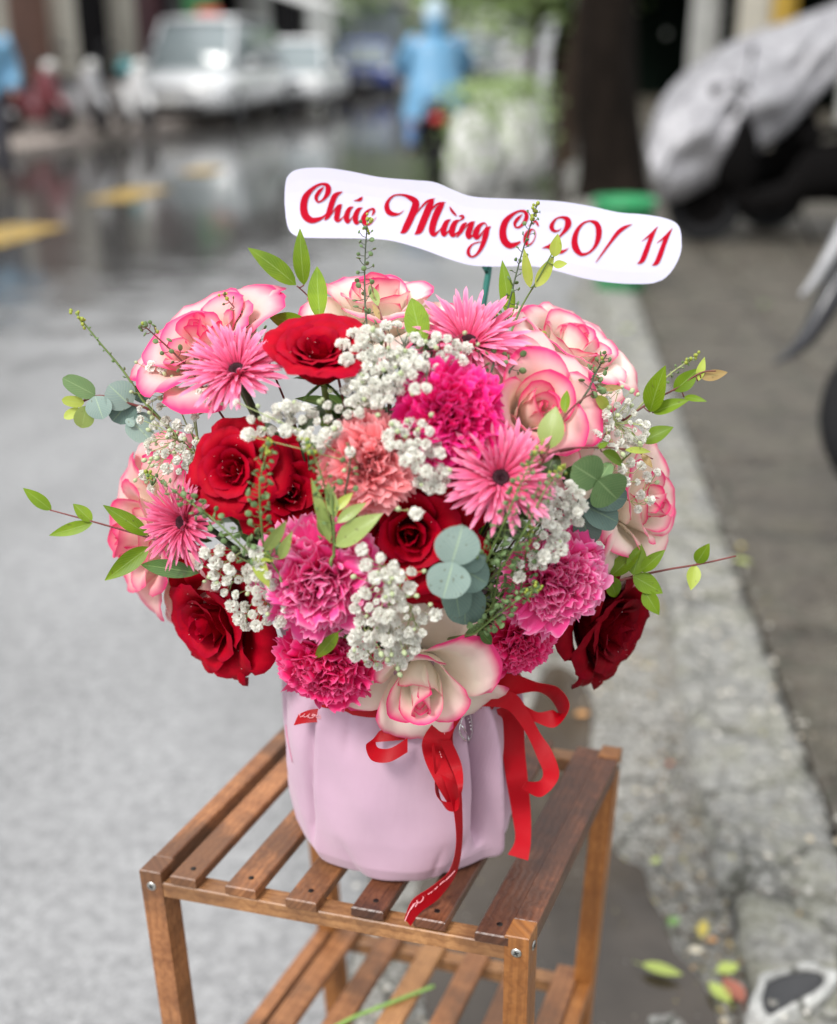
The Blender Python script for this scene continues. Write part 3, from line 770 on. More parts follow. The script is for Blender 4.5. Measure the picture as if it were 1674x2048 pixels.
# depths, taken once from the cloth
d_kn = potd(935, 1400, .010)
def RP(px, py, hx, hy, lift, tilt=0.0, ref=None):
    return (px, py, hx, hy, (potd(px, py, lift) if ref is None else ref), tilt)
zz = d_kn
ribbon('loop', [(940, 1400, 2, 10, zz, 0), (985, 1376, 3, 20, zz-.004, .004), (1030, 1368, 4, 17, zz-.002, .004), (1075, 1374, 1, 8, zz+.012, .004), (1110, 1388, -6, 10, zz+.018, .010), (1128, 1420, -9, 6, zz+.012, .012), (1108, 1437, -3, -14, zz+.006, .004), (1075, 1435, 0, -9, zz+.004, 0), (1040, 1415, 2, -8, zz, 0)], rb)
ribbon('loop', [(940, 1402, 1, -9, zz-.002, 0), (985, 1398, 0, -13, zz-.006, .002), (1020, 1402, 6, -14, zz-.006, .004), (1045, 1430, 9, -8, zz-.003, .002), (1068, 1470, 9, -5, zz+.004, .001), (1090, 1510, 13, -4, zz+.008, -.002), (1102, 1550, 13, 4, zz+.006, -.004), (1080, 1578, 2, 13, zz+.002, 0), (1048, 1570, -3, 6, zz-.004, .003)], rb)
d1 = [potd(1020, 1450, .016), potd(1022, 1520, .018), potd(1030, 1600, .022)]
ribbon('tail', [(1012, 1412, 16, -6, zz-.005, 0), (1022, 1440, 20, 0, d1[0], 0), (1027, 1500, 19, 0, d1[1], .001), (1034, 1560, 18, 0, d1[1]-.002, .003), (1042, 1620, 16, 0, d1[2]-.004, .002), (1046, 1680, 13, 2, d1[2]-.010, -.002), (1036, 1715, 17, 5, d1[2]-.018, -.002)], rb)
# front tails hanging under the open rose
dd = [potd(885, y, .010) for y in (1450, 1520, 1590, 1660, 1720)]
ribbon('tail', [(925, 1402, 4, 9, zz-.002, 0), (905, 1425, 14, 10, dd[0]-.002, 0), (885, 1460, 18, 4, dd[0]-.006, .002), (888, 1510, 17, -6, dd[1]-.006, .003), (905, 1560, 12, -8, dd[1]-.010, .004), (916, 1620, 7, -4, dd[2]-.012, .005), (918, 1690, 5, -1, dd[3]-.012, .006), (905, 1745, 6, 2, dd[4]-.012, .008), (870, 1785, 7, 9, dd[4]-.018, .006), (833, 1812, 7, 10, dd[4]-.022, .004), (815, 1845, 5, 6, dd[4]-.028, .002)], rb)
ribbon('tail', [(905, 1425, 10, 10, dd[0]-.006, 0), (872, 1480, 20, 6, dd[0]-.010, 0), (868, 1510, 17, -3, dd[1]-.010, .002), (890, 1560, 15, -6, dd[1]-.012, .001), (910, 1600, 10, -9, dd[2]-.014, .002)], rb)
ribbon('loop', [(866, 1490, 2, -2, dd[0]-.012, 0), (871, 1540, 2, 0, dd[1]-.014, .001), (876, 1590, 3, 1, dd[2]-.016, .003), (893, 1612, 2, 7, dd[2]-.018, .002), (916, 1608, 1, 8, dd[2]-.018, 0), (921, 1575, -4, 2, dd[1]-.016, 0), (912, 1530, -9, 2, dd[1]-.013, 0), (890, 1480, -10, 0, dd[0]-.012, 0)], rb)
dl = potd(770, 1500, .008)
ribbon('loop', [(810, 1470, 0, -8, dl, 0), (760, 1472, 2, -10, dl-.004, .002), (742, 1485, 8, -3, dl-.010, .004), (750, 1508, 6, -10, dl-.016, .004), (780, 1510, 2, -12, dl-.014, .002), (815, 1490, 0, -12, dl-.008, 0)], rb)
dt = potd(625, 1430, .006)
ribbon('tail', [(700, 1428, 0, -8, dt-.004, 0), (650, 1430, 0, -11, dt-.004, .002), (615, 1433, 3, -11, dt-.008, .002), (592, 1440, 4, -9, dt-.008, .002)], rb)
# knot
mk('knot', *ellips(Wp(938, 1401, zz-.006), (.008, .006, .0075), 9, 12), M_RIB, rb)

# print on the ribbon
def rprint(strokes_, dep, wpx=1.6):
    V = []; F = []
    for st in strokes_:
        P = spline([tuple(map(float, p)) for p in st], 5); n0 = len(V); n = len(P)
        for i, p in enumerate(P):
            t = P[min(i+1, n-1)]-P[max(i-1, 0)]; l = math.hypot(*t) or 1
            for s in (-1, 1): V.append(Wp(p[0]-t[1]/l*wpx/2*s, p[1]+t[0]/l*wpx/2*s, dep(p[0], p[1])))
        F += [(n0+2*i, n0+2*i+1, n0+2*i+3, n0+2*i+2) for i in range(n-1)]
    mk('printed_text', V, F, M_RTXT, rb, smooth=False)
Z = lambda x, y: (570+x/13.95, 1400+y/13.95)
dl_ = dt-.0105
rprint([[Z(370, 390), Z(420, 400), Z(400, 430)], [Z(420, 470), Z(490, 450), Z(555, 380)], [Z(555, 380), Z(510, 440), Z(560, 470), Z(640, 430), Z(690, 385), Z(650, 440), Z(640, 490)],
        [Z(860, 420), Z(790, 395), Z(750, 440), Z(850, 410), Z(780, 480), Z(690, 500), Z(660, 470)], [Z(920, 395), Z(870, 450), Z(900, 500), Z(990, 420)], [Z(1070, 395), Z(1000, 470), Z(930, 535)], [Z(980, 500), Z(1000, 520)]], lambda x, y: dl_, 1.5)
Z2 = lambda x, y: (800+x/10.46, 1680+y/10.46)
td = lambda x, y: float(np.interp(y, [1745, 1785, 1812, 1845], [dd[4]-.012, dd[4]-.018, dd[4]-.022, dd[4]-.028]))-.0035
rprint([[Z2(470, 1180), Z2(400, 1200), Z2(350, 1290), Z2(400, 1310), Z2(460, 1270), Z2(490, 1200), Z2(470, 1180)], [Z2(380, 1290), Z2(320, 1400)], [Z2(330, 1310), Z2(260, 1400), Z2(230, 1450)], [Z2(290, 1330), Z2(200, 1480), Z2(150, 1580), Z2(100, 1700)],
        [Z2(520, 1160), Z2(560, 1130), Z2(600, 1130), Z2(640, 1080)], [Z2(640, 1110), Z2(690, 1050), Z2(740, 1020), Z2(790, 970)], [Z2(830, 940), Z2(880, 890), Z2(940, 850)], [Z2(960, 840), Z2(1020, 780), Z2(1080, 720), Z2(1150, 640)]], td, 1.5)
Z3 = lambda x, y: (860+x/11.38, 1380+y/11.38)
rprint([[Z3(340, 600), Z3(380, 620), Z3(350, 640)], [Z3(330, 690), Z3(370, 710)], [Z3(310, 760), Z3(350, 790)], [Z3(300, 830), Z3(320, 880)], [Z3(320, 950), Z3(335, 1010)]], lambda x, y: dd[0]-.0115, 1.3)
rprint([[Z3(200, 1270), Z3(205, 1370)], [Z3(215, 1400), Z3(225, 1420)], [Z3(235, 1450), Z3(240, 1480)], [Z3(250, 1500), Z3(262, 1540)]], lambda x, y: dd[1]-.0125, 1.5)

# silver charm: leaf ring on a short bead chain
ch = thing('silver_charm', 'small silver leaf charm hanging from the ribbon knot', 'charm', Wp(937, 1398, zz-.012))
M_SIL = simple('silver', (.80, .80, .80), .15, metal=1, var=.03)
dz = zz-.012
mk('bead', *ellips(Wp(938, 1397, dz), (.0032, .0028, .0032), 9, 12), M_SIL, ch)
loopp = [(938, 1400), (928, 1425), (920, 1455), (924, 1475), (936, 1483), (943, 1470), (944, 1450), (940, 1425), (938, 1402)]
mk('chain', *tube([Wp(a, b, potd(a, b, .006)) for a, b in [tuple(p) for p in spline(loopp, 4)]], .0005, 5), M_SIL, ch)
for k, (a, b) in enumerate(((933, 1430), (936, 1437), (939, 1444), (941, 1451), (942, 1458))):
    mk('crystal', *ellips(Wp(a, b, potd(a, b, .007)), (.0011, .0011, .0011), 5, 6), M_SIL, ch)
lp = [(920, 1448), (919, 1462), (925, 1475), (937, 1483), (934, 1468), (926, 1455), (920, 1448)]
mk('silver_leaf', *tube([Wp(a, b, potd(a, b, .008)) for a, b in [tuple(p) for p in spline(lp, 4)]], .0009, 6), M_SIL, ch)

# ================================================================== PETALS
def petal(L, W, al, r0=.0, z0=.0, Rl0=.2, Rl1=.5, arc=.35, curl=.0, ruf=0., point=0., az=0., seed=0, nu=12, nv=11, skew=0., heel=.22, jag=0., wfreq=3., twist=0.):
    rr = np.random.default_rng(seed)
    t = np.linspace(0, 1, nu); s = np.linspace(-1, 1, nv)
    T_, S_ = np.meshgrid(t, s, indexing='ij')
    tt = T_*(1-arc*np.abs(S_)**2.4+point*np.exp(-(S_/.22)**2))
    if jag: tt = tt*(1-jag*T_**6*rr.random(nv)[None, :])
    # integrated side profile
    q = np.linspace(0, 1.35, 60); a = np.radians(np.interp(np.minimum(q, 1.2), np.linspace(0, 1.0, len(al)), al))
    if len(al) > 1: a = np.where(q > 1, np.radians(al[-1])+(q-1)*1.0, a)
    rc = r0+np.concatenate([[0], np.cumsum((np.sin(a[1:])+np.sin(a[:-1]))/2*np.diff(q))])*L
    zc = z0+np.concatenate([[0], np.cumsum((np.cos(a[1:])+np.cos(a[:-1]))/2*np.diff(q))])*L
    r = np.interp(tt, q, rc); z = np.interp(tt, q, zc); an = np.interp(tt, q, a)
    w = W*(heel+(1-heel)*np.sin(np.clip(tt/.62, 0, 1)*PI/2)**1.1)
    Rl = Rl0+(Rl1-Rl0)*tt
    ph = np.clip(S_*w/np.maximum(Rl, .02), -2.9, 2.9)
    y = Rl*np.sin(ph); n = Rl*(1-np.cos(ph))
    # rim: rolls outward, waves
    e = np.maximum(np.abs(S_)**2.2*np.clip(tt*1.6, 0, 1), T_**1.6)
    n = n - curl*L*np.clip((e-.55)/.45, 0, 1)**2
    p1, p2, p3 = rr.uniform(0, 6.28, 3)
    n = n + ruf*L*tt**2*(np.sin(wfreq*S_*PI+p1)+.6*np.sin(wfreq*1.9*S_*PI+p2)+.3*np.sin(4*tt+p3))
    y = y + .35*ruf*L*tt**2*np.sin(wfreq*1.3*S_*PI+p3)+skew*tt**2*L
    nr, nz = -np.cos(an), np.sin(an)
    X = r+nr*n; Z = z+nz*n; Y = y
    if twist:
        c_, s_ = np.cos(twist*tt), np.sin(twist*tt); Y, Z2 = Y*c_, Z+Y*s_*.5; Z = Z2
    ca, sa = math.cos(az), math.sin(az)
    P = np.stack([X*ca-Y*sa, X*sa+Y*ca, Z], -1).reshape(-1, 3)
    uv = np.stack([e, T_], -1).reshape(-1, 2)
    return P, uv, grid_faces(nu, nv)
def face_rot(F, spin=0):
    q = F.normalized().to_track_quat('Z', 'Y').to_matrix().to_4x4()
    return q @ Matrix.Rotation(spin, 4, 'Z')
MOUTH = P0+Vector((0, 0, HP*.98))
def add_stem(th, base, F, r=.0028, mat=None, name='stem'):
    m = MOUTH+Vector(((base.x-P0.x)*.18, (base.y-P0.y)*.18, -.03))
    c = base-F.normalized()*.05*min(1, (base-m).length/.12)
    P = [base, base-F.normalized()*.012]+[Vector(p) for p in spline([tuple(base-F.normalized()*.02), tuple((c+m)/2+(base-m).normalized()*.005), tuple(m)], 5)]
    mk(name, *tube(P, r, 7), mat or M_STEMG, th)
def place(px, py, off, a, b, w=.55):
    """location on the dome and a facing direction: a = to the right, b = upward"""
    p = dome(px, py, off); n = dome_n(p); F = (n*w+TOC*(1-w)).normalized()+RIGHT*a+UP*b
    return p, F.normalized()
FIDX = [0]
def rose(px, py, rpx, off, a, b, mat, label, N=24, spin=0., openn=1., style='open', seed=1, w=.45, skip=(), group='', cal=True):
    p, F = place(px, py, off, a, b, w); Rm = rpx*depth_of(p)/FPX
    H = .62*Rm; base = p-F*H
    th = thing('rose', label, 'rose', base, face_rot(F, spin), group)
    rr = random.Random(seed); ga = 2.399963; DW = []
    for i in range(N):
        o = i/(N-1)
        if i < 5:      # wound bud
            k = i/4; L = (.78+.02*i)*Rm; r0 = .015*Rm
            al = [12+20*k, 6+6*k, -6-2*k, -14+16*k]; W = (.26+.10*k)*Rm; Rl = (.07+.045*i)*Rm
            pr = dict(L=L, W=W, al=al, r0=r0, Rl0=Rl*.8, Rl1=Rl, arc=.10, curl=.02+.03*k, ruf=.006, point=.02, nu=12, nv=13)
        else:
            k = (o-5/(N-1))/(1-5/(N-1)); kk = k**1.15*openn
            if style == 'open':
                al = [40+30*kk, 22+52*kk, -2+82*kk, 8+105*kk, 20+125*kk]; L = (.74+.50*k)*Rm; W = (.36+.32*k)*Rm; Rl = (.26+.60*k)*Rm
                pr = dict(L=L, W=W, al=al, r0=(.03+.05*k)*Rm, z0=-.02*k*Rm, Rl0=Rl*.55, Rl1=Rl*1.25, arc=.30, curl=.05+.09*k, ruf=.012+.010*k, point=.03*(rr.random() < .3), nu=14, nv=13)
            else:      # red: fuller cup, rims rolled back, slight points
                al = [42+34*kk, 18+50*kk, -6+66*kk, 2+98*kk, 22+132*kk]; L = (.76+.44*k)*Rm; W = (.36+.30*k)*Rm; Rl = (.22+.50*k)*Rm
                pr = dict(L=L, W=W, al=al, r0=(.03+.05*k)*Rm, Rl0=Rl*.6, Rl1=Rl*1.3, arc=.27, curl=.05+.10*k, ruf=.012+.012*k, point=.07*rr.random(), nu=14, nv=13)
            pr['al'] = [x+rr.uniform(-7, 7) for x in pr['al']]
        if i in skip: continue
        P, uv, Fc = petal(az=i*ga+rr.uniform(-.18, .18), seed=seed*97+i, skew=rr.uniform(-.05, .05), **pr)
        mk('petal', P, Fc, mat, th, uv=uv, world=False)
        if style == 'red':
            for q_ in range(2):
                v = P[rr.randrange(len(P)//3, len(P))]; DW.append(Vector(v)+Vector((0, 0, .0006)))
    if DW:
        V = []; F2 = []
        for v in DW:
            a_, b_ = ellips(v, (.00032,)*3, 4, 6); n0 = len(V); V += a_; F2 += [tuple(i+n0 for i in f) for f in b_]
        o = mk('dew_drops', V, F2, M_DEW, th, world=False); o['kind'] = 'stuff'
    if cal:
        for i in range(5):
            P, uv, Fc = petal(.55*Rm, .07*Rm, [70, 95, 120], r0=.03*Rm, z0=-.03*Rm, Rl0=.2*Rm, Rl1=.3*Rm, arc=.9, nu=7, nv=5, az=i*1.257, heel=.8)
            mk('sepal', P, Fc, M_LD, th, uv=uv, world=False)
        mk('calyx', *ellips((0, 0, -.04*Rm), (.09*Rm, .09*Rm, .09*Rm), 8, 10), M_STEMG, th, world=False)
    add_stem(th, base, F); return th
def carnation(px, py, rpx, off, a, b, mat, label, seed=1, spin=0, w=.45, dens=1.0, flat=1.0):
    p, F = place(px, py, off, a, b, w); Rm = rpx*depth_of(p)/FPX; base = p-F*.42*Rm
    th = thing('carnation', label, 'carnation', base, face_rot(F, spin), 'carnations in the bouquet')
    rr = random.Random(seed); n = 0
    for cnt, al, L, W, ruf, wf in ((8, [58, 86, 98, 96], 1.05, .62, .035, 2.2), (8, [50, 72, 88, 84], .98, .56, .06, 2.6), (9, [40, 56, 70, 66], .88, .50, .10, 2.6),
                                   (9, [30, 42, 50, 48], .80, .44, .13, 2.8), (8, [20, 28, 32, 28], .75, .40, .15, 2.6), (7, [12, 16, 14, 10], .70, .36, .15, 2.6), (4, [4, 6, 2, 0], .66, .30, .15, 2.4)):
        for k in range(int(cnt*dens)):
            al2 = [x*flat+rr.uniform(-10, 10) for x in al]
            P, uv, Fc = petal(L*Rm*rr.uniform(.86, 1.08), W*Rm*rr.uniform(.8, 1.2), al2, r0=.02*Rm, Rl0=.4*Rm, Rl1=rr.choice((.6, 1.0, 2.0))*Rm, arc=.20, ruf=ruf, curl=rr.uniform(-.08, .10),
                              jag=.15, az=2*PI*(k+rr.uniform(-.35, .35))/int(cnt*dens)+n*.7, seed=seed*131+n*17+k, nu=11, nv=33, wfreq=wf*rr.uniform(.8, 1.25), heel=.12, skew=rr.uniform(-.15, .15))
            mk('petal', P, Fc, mat, th, uv=uv, world=False)
        n += 1
    P, Fc = lathe([(.015*Rm, -.30*Rm), (.12*Rm, -.22*Rm), (.15*Rm, .02*Rm), (.17*Rm, .16*Rm)], 12)
    mk('calyx', P, Fc, M_STEMG, th, world=False); add_stem(th, base, F, .0022); return th
def gerbera(px, py, rpx, off, a, b, label, mat=M_GERB, seed=1, spin=0, w=.4, cup=1.0):
    p, F = place(px, py, off, a, b, w); Rm = rpx*depth_of(p)/FPX; base = p-F*.10*Rm
    th = thing('gerbera', label, 'gerbera', base, face_rot(F, spin), 'spider gerberas in the bouquet')
    rr = random.Random(seed); n = 0
    for cnt, al, L, W, r0 in ((34, [50, 76, 90, 98], .92, .100, .16), (32, [44, 66, 80, 86], .90, .094, .15), (30, [36, 54, 68, 74], .82, .084, .14), (28, [26, 42, 56, 62], .70, .060, .13), (26, [14, 28, 40, 46], .50, .046, .12)):
        for k in range(cnt):
            g_ = rr.uniform(-12, 12); al2 = [x*cup+g_+rr.uniform(-7, 7) for x in al]
            P, uv, Fc = petal(L*Rm*rr.uniform(.72, 1.10), W*Rm*rr.uniform(.65, 1.15), al2, r0=r0*Rm, z0=(.02 if n < 3 else .04)*Rm, Rl0=.22*Rm, Rl1=.34*Rm, arc=.55, curl=0, ruf=.006, point=.0,
                              az=2*PI*(k+rr.uniform(-.35, .35))/cnt+n*.31, seed=k, nu=8, nv=5, heel=.45, skew=rr.uniform(-.16, .16))
            mk('petal', P, Fc, mat, th, uv=uv, world=False)
        n += 1
    # fringe of tiny florets, then the dark eye
    V = []; Fc = []
    for k in range(420):
        an = rr.uniform(0, 6.283); r_ = rr.uniform(.12, .26)*Rm; h = rr.uniform(.05, .13)*Rm; w_ = .007*Rm
        b0 = Vector((r_*math.cos(an), r_*math.sin(an), .05*Rm)); tp = b0+Vector((.35*h*math.cos(an), .35*h*math.sin(an), h)); sd_ = Vector((-math.sin(an), math.cos(an), 0))*w_
        n0 = len(V); V += [b0-sd_, b0+sd_, tp+sd_*.7, tp-sd_*.7]; Fc.append((n0, n0+1, n0+2, n0+3))
    o = mk('fringe', V, Fc, simple('fringe_pink', (.80, .16, .28), .6), th, world=False, smooth=False); o['kind'] = 'stuff'
    V, Fc = lathe([(.15*Rm, .05*Rm), (.135*Rm, .12*Rm), (.10*Rm, .13*Rm), (.05*Rm, .10*Rm), (0, .085*Rm)], 20)
    mk('flower_eye', V, Fc, simple('gerbera_eye', (.030, .006, .012), .8, scale=600, var=.9, bump=None), th, world=False)
    V = []; Fc = []
    for k in range(90):
        an = k*2.39996; r_ = .125*Rm*math.sqrt(k/90); c = Vector((r_*math.cos(an), r_*math.sin(an), (.10+.03*(r_/(.125*Rm)))*Rm)); s_ = .010*Rm; n0 = len(V)
        V += [c+Vector((s_, 0, 0)), c+Vector((0, s_, 0)), c+Vector((-s_, 0, 0)), c+Vector((0, -s_, 0)), c+Vector((0, 0, 2.2*s_))]
        Fc += [(n0, n0+1, n0+4), (n0+1, n0+2, n0+4), (n0+2, n0+3, n0+4), (n0+3, n0, n0+4)]
    o = mk('disc_floret', V, Fc, simple('floret_dark', (.07, .010, .022), .6), th, world=False, smooth=False); o['kind'] = 'stuff'
    P, Fc = lathe([(.02*Rm, -.16*Rm), (.12*Rm, -.10*Rm), (.17*Rm, .03*Rm)], 12); mk('calyx', P, Fc, M_STEMG, th, world=False)
    add_stem(th, base, F, .0030, M_STEMD); return th

M_DEW = simple('dew', (.85, .6, .6), .08, var=.02)
g1 = 'cream and pink roses'; g2 = 'red roses'
# -------- cream roses with pink rims
rose(400, 668, 180, .005, -.25, .50, M_BIC2, 'pink edged rose at upper left behind the spiky pink gerbera', seed=11, spin=.4, N=20, group=g1, openn=.68)
rose(758, 585, 171, -.035, .05, .75, M_BIC, 'cream rose with pink rims at the top behind the tallest seed spike', seed=12, spin=1.2, N=20, group=g1, openn=1.0)
rose(1150, 682, 159, -.030, .22, .52, M_BIC, 'cream rose at upper right behind the other, its tall bud facing up', seed=13, spin=2.1, N=20, group=g1, openn=.66)
rose(1082, 815, 172, .030, .18, .15, M_BIC2, 'wide open blush rose right of the magenta carnation', seed=14, spin=.2, N=20, group=g1, openn=1.1)
rose(1306, 1008, 158, .0, .55, .05, M_BIC, 'cream rose at the right end of the bouquet beside the eucalyptus', seed=15, spin=.9, N=20, group=g1, openn=1.0)
rose(262, 1075, 186, -.025, -.55, -.05, M_BIC2, 'pale pink edged rose at the left end behind a gerbera', seed=16, spin=2.6, N=20, group=g1, openn=1.1)
rose(844, 1398, 188, .104, .0, -.42, M_BIC, 'cream rose with bright pink rims opening over the rim of the pot', seed=17, spin=1.75, N=15, group=g1, openn=1.22)
# -------- red roses
rose(640, 700, 126, .03, .02, .85, M_RED, 'tall red rose near the top, seen from the side left of white sprays', seed=21, spin=.4, style='red', group=g2, openn=.42)
rose(462, 938, 108, .030, -.15, .12, M_RED, 'red rose at left of centre beside the fallen open red petals', seed=22, spin=1.4, style='red', group=g2, openn=.9)
rose(820, 1070, 156, .022, .0, .0, M_RED, 'red rose in the very centre, its spiral facing the viewer', seed=23, spin=.7, style='red', group=g2, openn=1.0)
rose(580, 985, 108, .010, .35, .0, M_RED, 'half hidden red rose with broad flat petals right of the left red rose', seed=26, spin=.9, style='red', group=g2, openn=1.15)
rose(862, 1165, 100, -.012, .05, -.45, M_RED, 'mostly hidden red rose below the eucalyptus discs', seed=27, spin=2.9, style='red', group=g2, openn=1.1)
rose(412, 1252, 146, .028, -.50, -.12, M_RED, 'red rose at lower left hanging beside the lilac pot', seed=24, spin=2.2, style='red', group=g2, openn=.95)
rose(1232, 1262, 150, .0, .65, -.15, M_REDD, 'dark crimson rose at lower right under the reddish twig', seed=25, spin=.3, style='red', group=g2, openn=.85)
# -------- carnations
carnation(905, 822, 125, .045, .05, .15, M_CHOT, 'bright magenta carnation at upper centre below white sprays', 31)
carnation(735, 925, 108, .038, -.03, .10, M_CORAL, 'salmon coral carnation, the only one of that colour', 32)
carnation(630, 1172, 138, .050, -.12, -.12, M_CPINK, 'large pink carnation left of the eucalyptus discs', 33, spin=1)
carnation(648, 1348, 112, .070, -.10, -.35, M_CDEEP, 'deep pink carnation just above the left side of the pot', 34, spin=2)
carnation(1128, 1168, 125, .040, .22, -.12, M_CPINK, 'large pink carnation at lower right above the crimson rose', 35, spin=.5)
carnation(1042, 1300, 85, .035, .12, -.40, M_CDEEP, 'small deep pink carnation above the ribbon loops', 36, spin=1.7)
# -------- gerberas
gerbera(472, 738, 114, .040, -.02, .55, 'spiky pink gerbera at upper left in front of a pink edged rose', seed=41)
gerbera(938, 682, 123, .010, .0, .55, 'spiky pink gerbera at the top beside the dark green leaf', seed=42)
gerbera(1002, 955, 123, .050, .05, .30, 'spiky pink gerbera right of centre behind the seed sprigs', seed=43)
gerbera(362, 1045, 99, .045, -.45, .10, 'spiky pink gerbera at far left leaning outward over a pale rose', M_GERB2, seed=44)
# ================================================================== GREENERY
def leaf_mesh(name, base, tip, hw, mat, parent, nrm=None, cup=.18, bend=.10, fold=.5, shape='leaf', ruff=0, seed=0):
    base, tip = Vector(base), Vector(tip); ax = tip-base; L = ax.length; ax.normalize()
    n = (nrm or (CAM-base)).normalized(); n = (n-ax*n.dot(ax)).normalized(); sd_ = ax.cross(n)
    nu, nv = 13, 7; V = []; uv = []; rr = random.Random(seed); ph = rr.uniform(0, 6)
    for i in range(nu):
        t = i/(nu-1)
        if shape == 'leaf': w = math.sin(PI*min(1, t**.82))**.85*hw*(1-.12*t) if 0 < t < 1 else hw*.03
        else: w = math.sqrt(max(0, 1-(2*t-1)**2))*hw*(1+.06*math.sin(5*t+ph)) if 0 < t < 1 else hw*.10
        for j in range(nv):
            s = j/(nv-1)*2-1
            off = n*(cup*abs(s)**1.4*w - bend*L*(t**2)*.8 + bend*L*.3*math.sin(PI*t)+ruff*L*math.sin(9*t+ph)*s)
            V.append(base+ax*(t*L)+sd_*(s*w)+off); uv.append((j/(nv-1), t))
    return mk(name, V, grid_faces(nu, nv), mat, parent, uv=uv)
def dpt(px, py, off): return dome(px, py, off)
GC = [0]
def twig(label, stem, leaves, smat=M_STEMR, r=.0011, off=.03, anchor=True, group='leafy twigs between the flowers', name='leafy_twig', cat='twig'):
    """stem: pixels (x, y[, off]); leaves: (base x, base y, tip x, tip y, width px, material[, off])"""
    GC[0] += 1; rr = random.Random(GC[0]*13)
    P = [dpt(p[0], p[1], p[2] if len(p) > 2 else off) for p in stem]
    th = thing(name, label, cat, P[0], None, group)
    pts = [Vector(p) for p in spline([tuple(p) for p in P], 5)]
    if anchor:
        m = MOUTH+Vector(((P[0].x-P0.x)*.2, (P[0].y-P0.y)*.2, -.02)); a = P[0]; d = (pts[1]-pts[0]).normalized()
        pre = [Vector(p) for p in spline([tuple(m), tuple((m+a)/2+(EC-a)*.12), tuple(a-d*.015), tuple(a)], 5)][:-1]
        pts = pre+pts
    n = len(pts); mk('stem', *tube(pts, [r*(1.25-.75*i/n) for i in range(n)], 6), smat, th)
    for k, lf in enumerate(leaves):
        o2 = lf[6] if len(lf) > 6 else off
        b = dpt(lf[0], lf[1], o2); t = dpt(lf[2], lf[3], o2+rr.uniform(-.008, .012)); pxm = depth_of(b)/FPX
        nrm = (CAM-b).normalized()+Vector((rr.uniform(-.3, .3), 0, rr.uniform(0, .5)))
        leaf_mesh('leaf', b, t, lf[4]/2*pxm*1.08, lf[5], th, nrm, bend=rr.uniform(.03, .14), cup=rr.uniform(.08, .35), seed=k)
        # petiole back to the nearest stem point
        q = min(pts, key=lambda v: (v-b).length)
        if .0015 < (q-b).length < .03: mk('leaf_stalk', *tube([q, (q+b)/2+Vector((0, 0, -.0005)), b], .0006, 5), smat, th)
    return th
twig('tall twig of bright green leaves rising at upper left beside the banner', [(672, 740, .0), (650, 660, -.01), (622, 600, -.02), (594, 572, -.02)],
     [(592, 570, 498, 493, 40, M_LB, -.02), (608, 570, 598, 458, 34, M_LB, -.02), (640, 640, 632, 527, 40, M_LB, -.01), (622, 652, 535, 634, 36, M_LB, -.01)])
twig('single broad green leaf standing up beside the top gerbera', [(850, 740, .03), (848, 690, .03)], [(848, 690, 818, 587, 52, M_LB, .03), (850, 700, 880, 672, 22, M_LD, .02)], M_STEMG)
twig('upright twig with yellow green leaves reaching over the banner numbers', [(1010, 700, .0), (1040, 620, .0), (1075, 560, .0), (1105, 505, .0)],
     [(1022, 636, 1004, 520, 30, M_LB, .0), (1060, 575, 1048, 498, 20, M_LY, .0), (1072, 574, 1108, 512, 26, M_LY, .0), (1108, 514, 1116, 468, 24, M_LY, .0), (1106, 530, 1134, 527, 16, M_LY, .0)], M_STEMG)
twig('reddish twig of fresh leaves sticking out at upper right', [(1245, 842, .0), (1298, 806, .0), (1350, 778, .0), (1400, 746, .0), (1432, 742, .0)],
     [(1300, 824, 1328, 733, 44, M_LB), (1348, 782, 1398, 738, 34, M_LB), (1396, 762, 1409, 714, 17, M_LY), (1402, 756, 1456, 744, 22, M_LR), (1306, 826, 1376, 798, 28, M_LB), (1368, 794, 1412, 801, 14, M_LB)], M_STEMR, off=.0)
twig('short twig with one dark leaf pointing right below the fresh leaves', [(1262, 905, .0), (1285, 884, .0)], [(1284, 884, 1346, 853, 34, M_LB, .0), (1270, 890, 1262, 862, 14, M_LO, .01)], M_STEMG)
twig('twig with a broad olive leaf standing before the blush rose', [(1092, 905, .06), (1112, 865, .06), (1130, 832, .06), (1165, 798, .06), (1205, 778, .05)],
     [(1098, 898, 1110, 812, 54, M_LO, .06), (1130, 826, 1133, 778, 20, M_LB, .06), (1190, 792, 1222, 824, 24, M_LY, .05), (1202, 778, 1246, 774, 14, M_LR, .05)], M_STEMR)
twig('thin red twig crossing sideways over the blush rose petals', [(1085, 915, .06), (1130, 898, .06), (1200, 895, .055), (1260, 900, .05), (1306, 918, .045)],
     [(1204, 904, 1251, 930, 28, M_LB, .055), (1194, 896, 1218, 884, 12, M_LB, .055), (1250, 900, 1306, 902, 14, M_LY, .05), (1284, 908, 1305, 935, 14, M_LR, .05), (1110, 905, 1090, 960, 40, M_LD, .03)], M_STEMR)
twig('longest twig pointing right, red stem ending bare above the crimson rose', [(1205, 1172, .04), (1250, 1158, .03), (1330, 1140, .02), (1400, 1128, .015), (1472, 1112, .01)],
     [(1393, 1126, 1418, 1088, 28, M_LB, .015), (1390, 1130, 1382, 1180, 28, M_LY, .015), (1266, 1150, 1283, 1088, 40, M_LB, .03), (1282, 1143, 1329, 1100, 27, M_LB, .03), (1266, 1152, 1326, 1186, 40, M_LB, .03),
      (1288, 1180, 1318, 1230, 32, M_LB, .03), (1222, 1152, 1282, 1098, 36, M_LB, .03), (1216, 1152, 1236, 1198, 34, M_LB, .03)], M_STEMR, .0014)
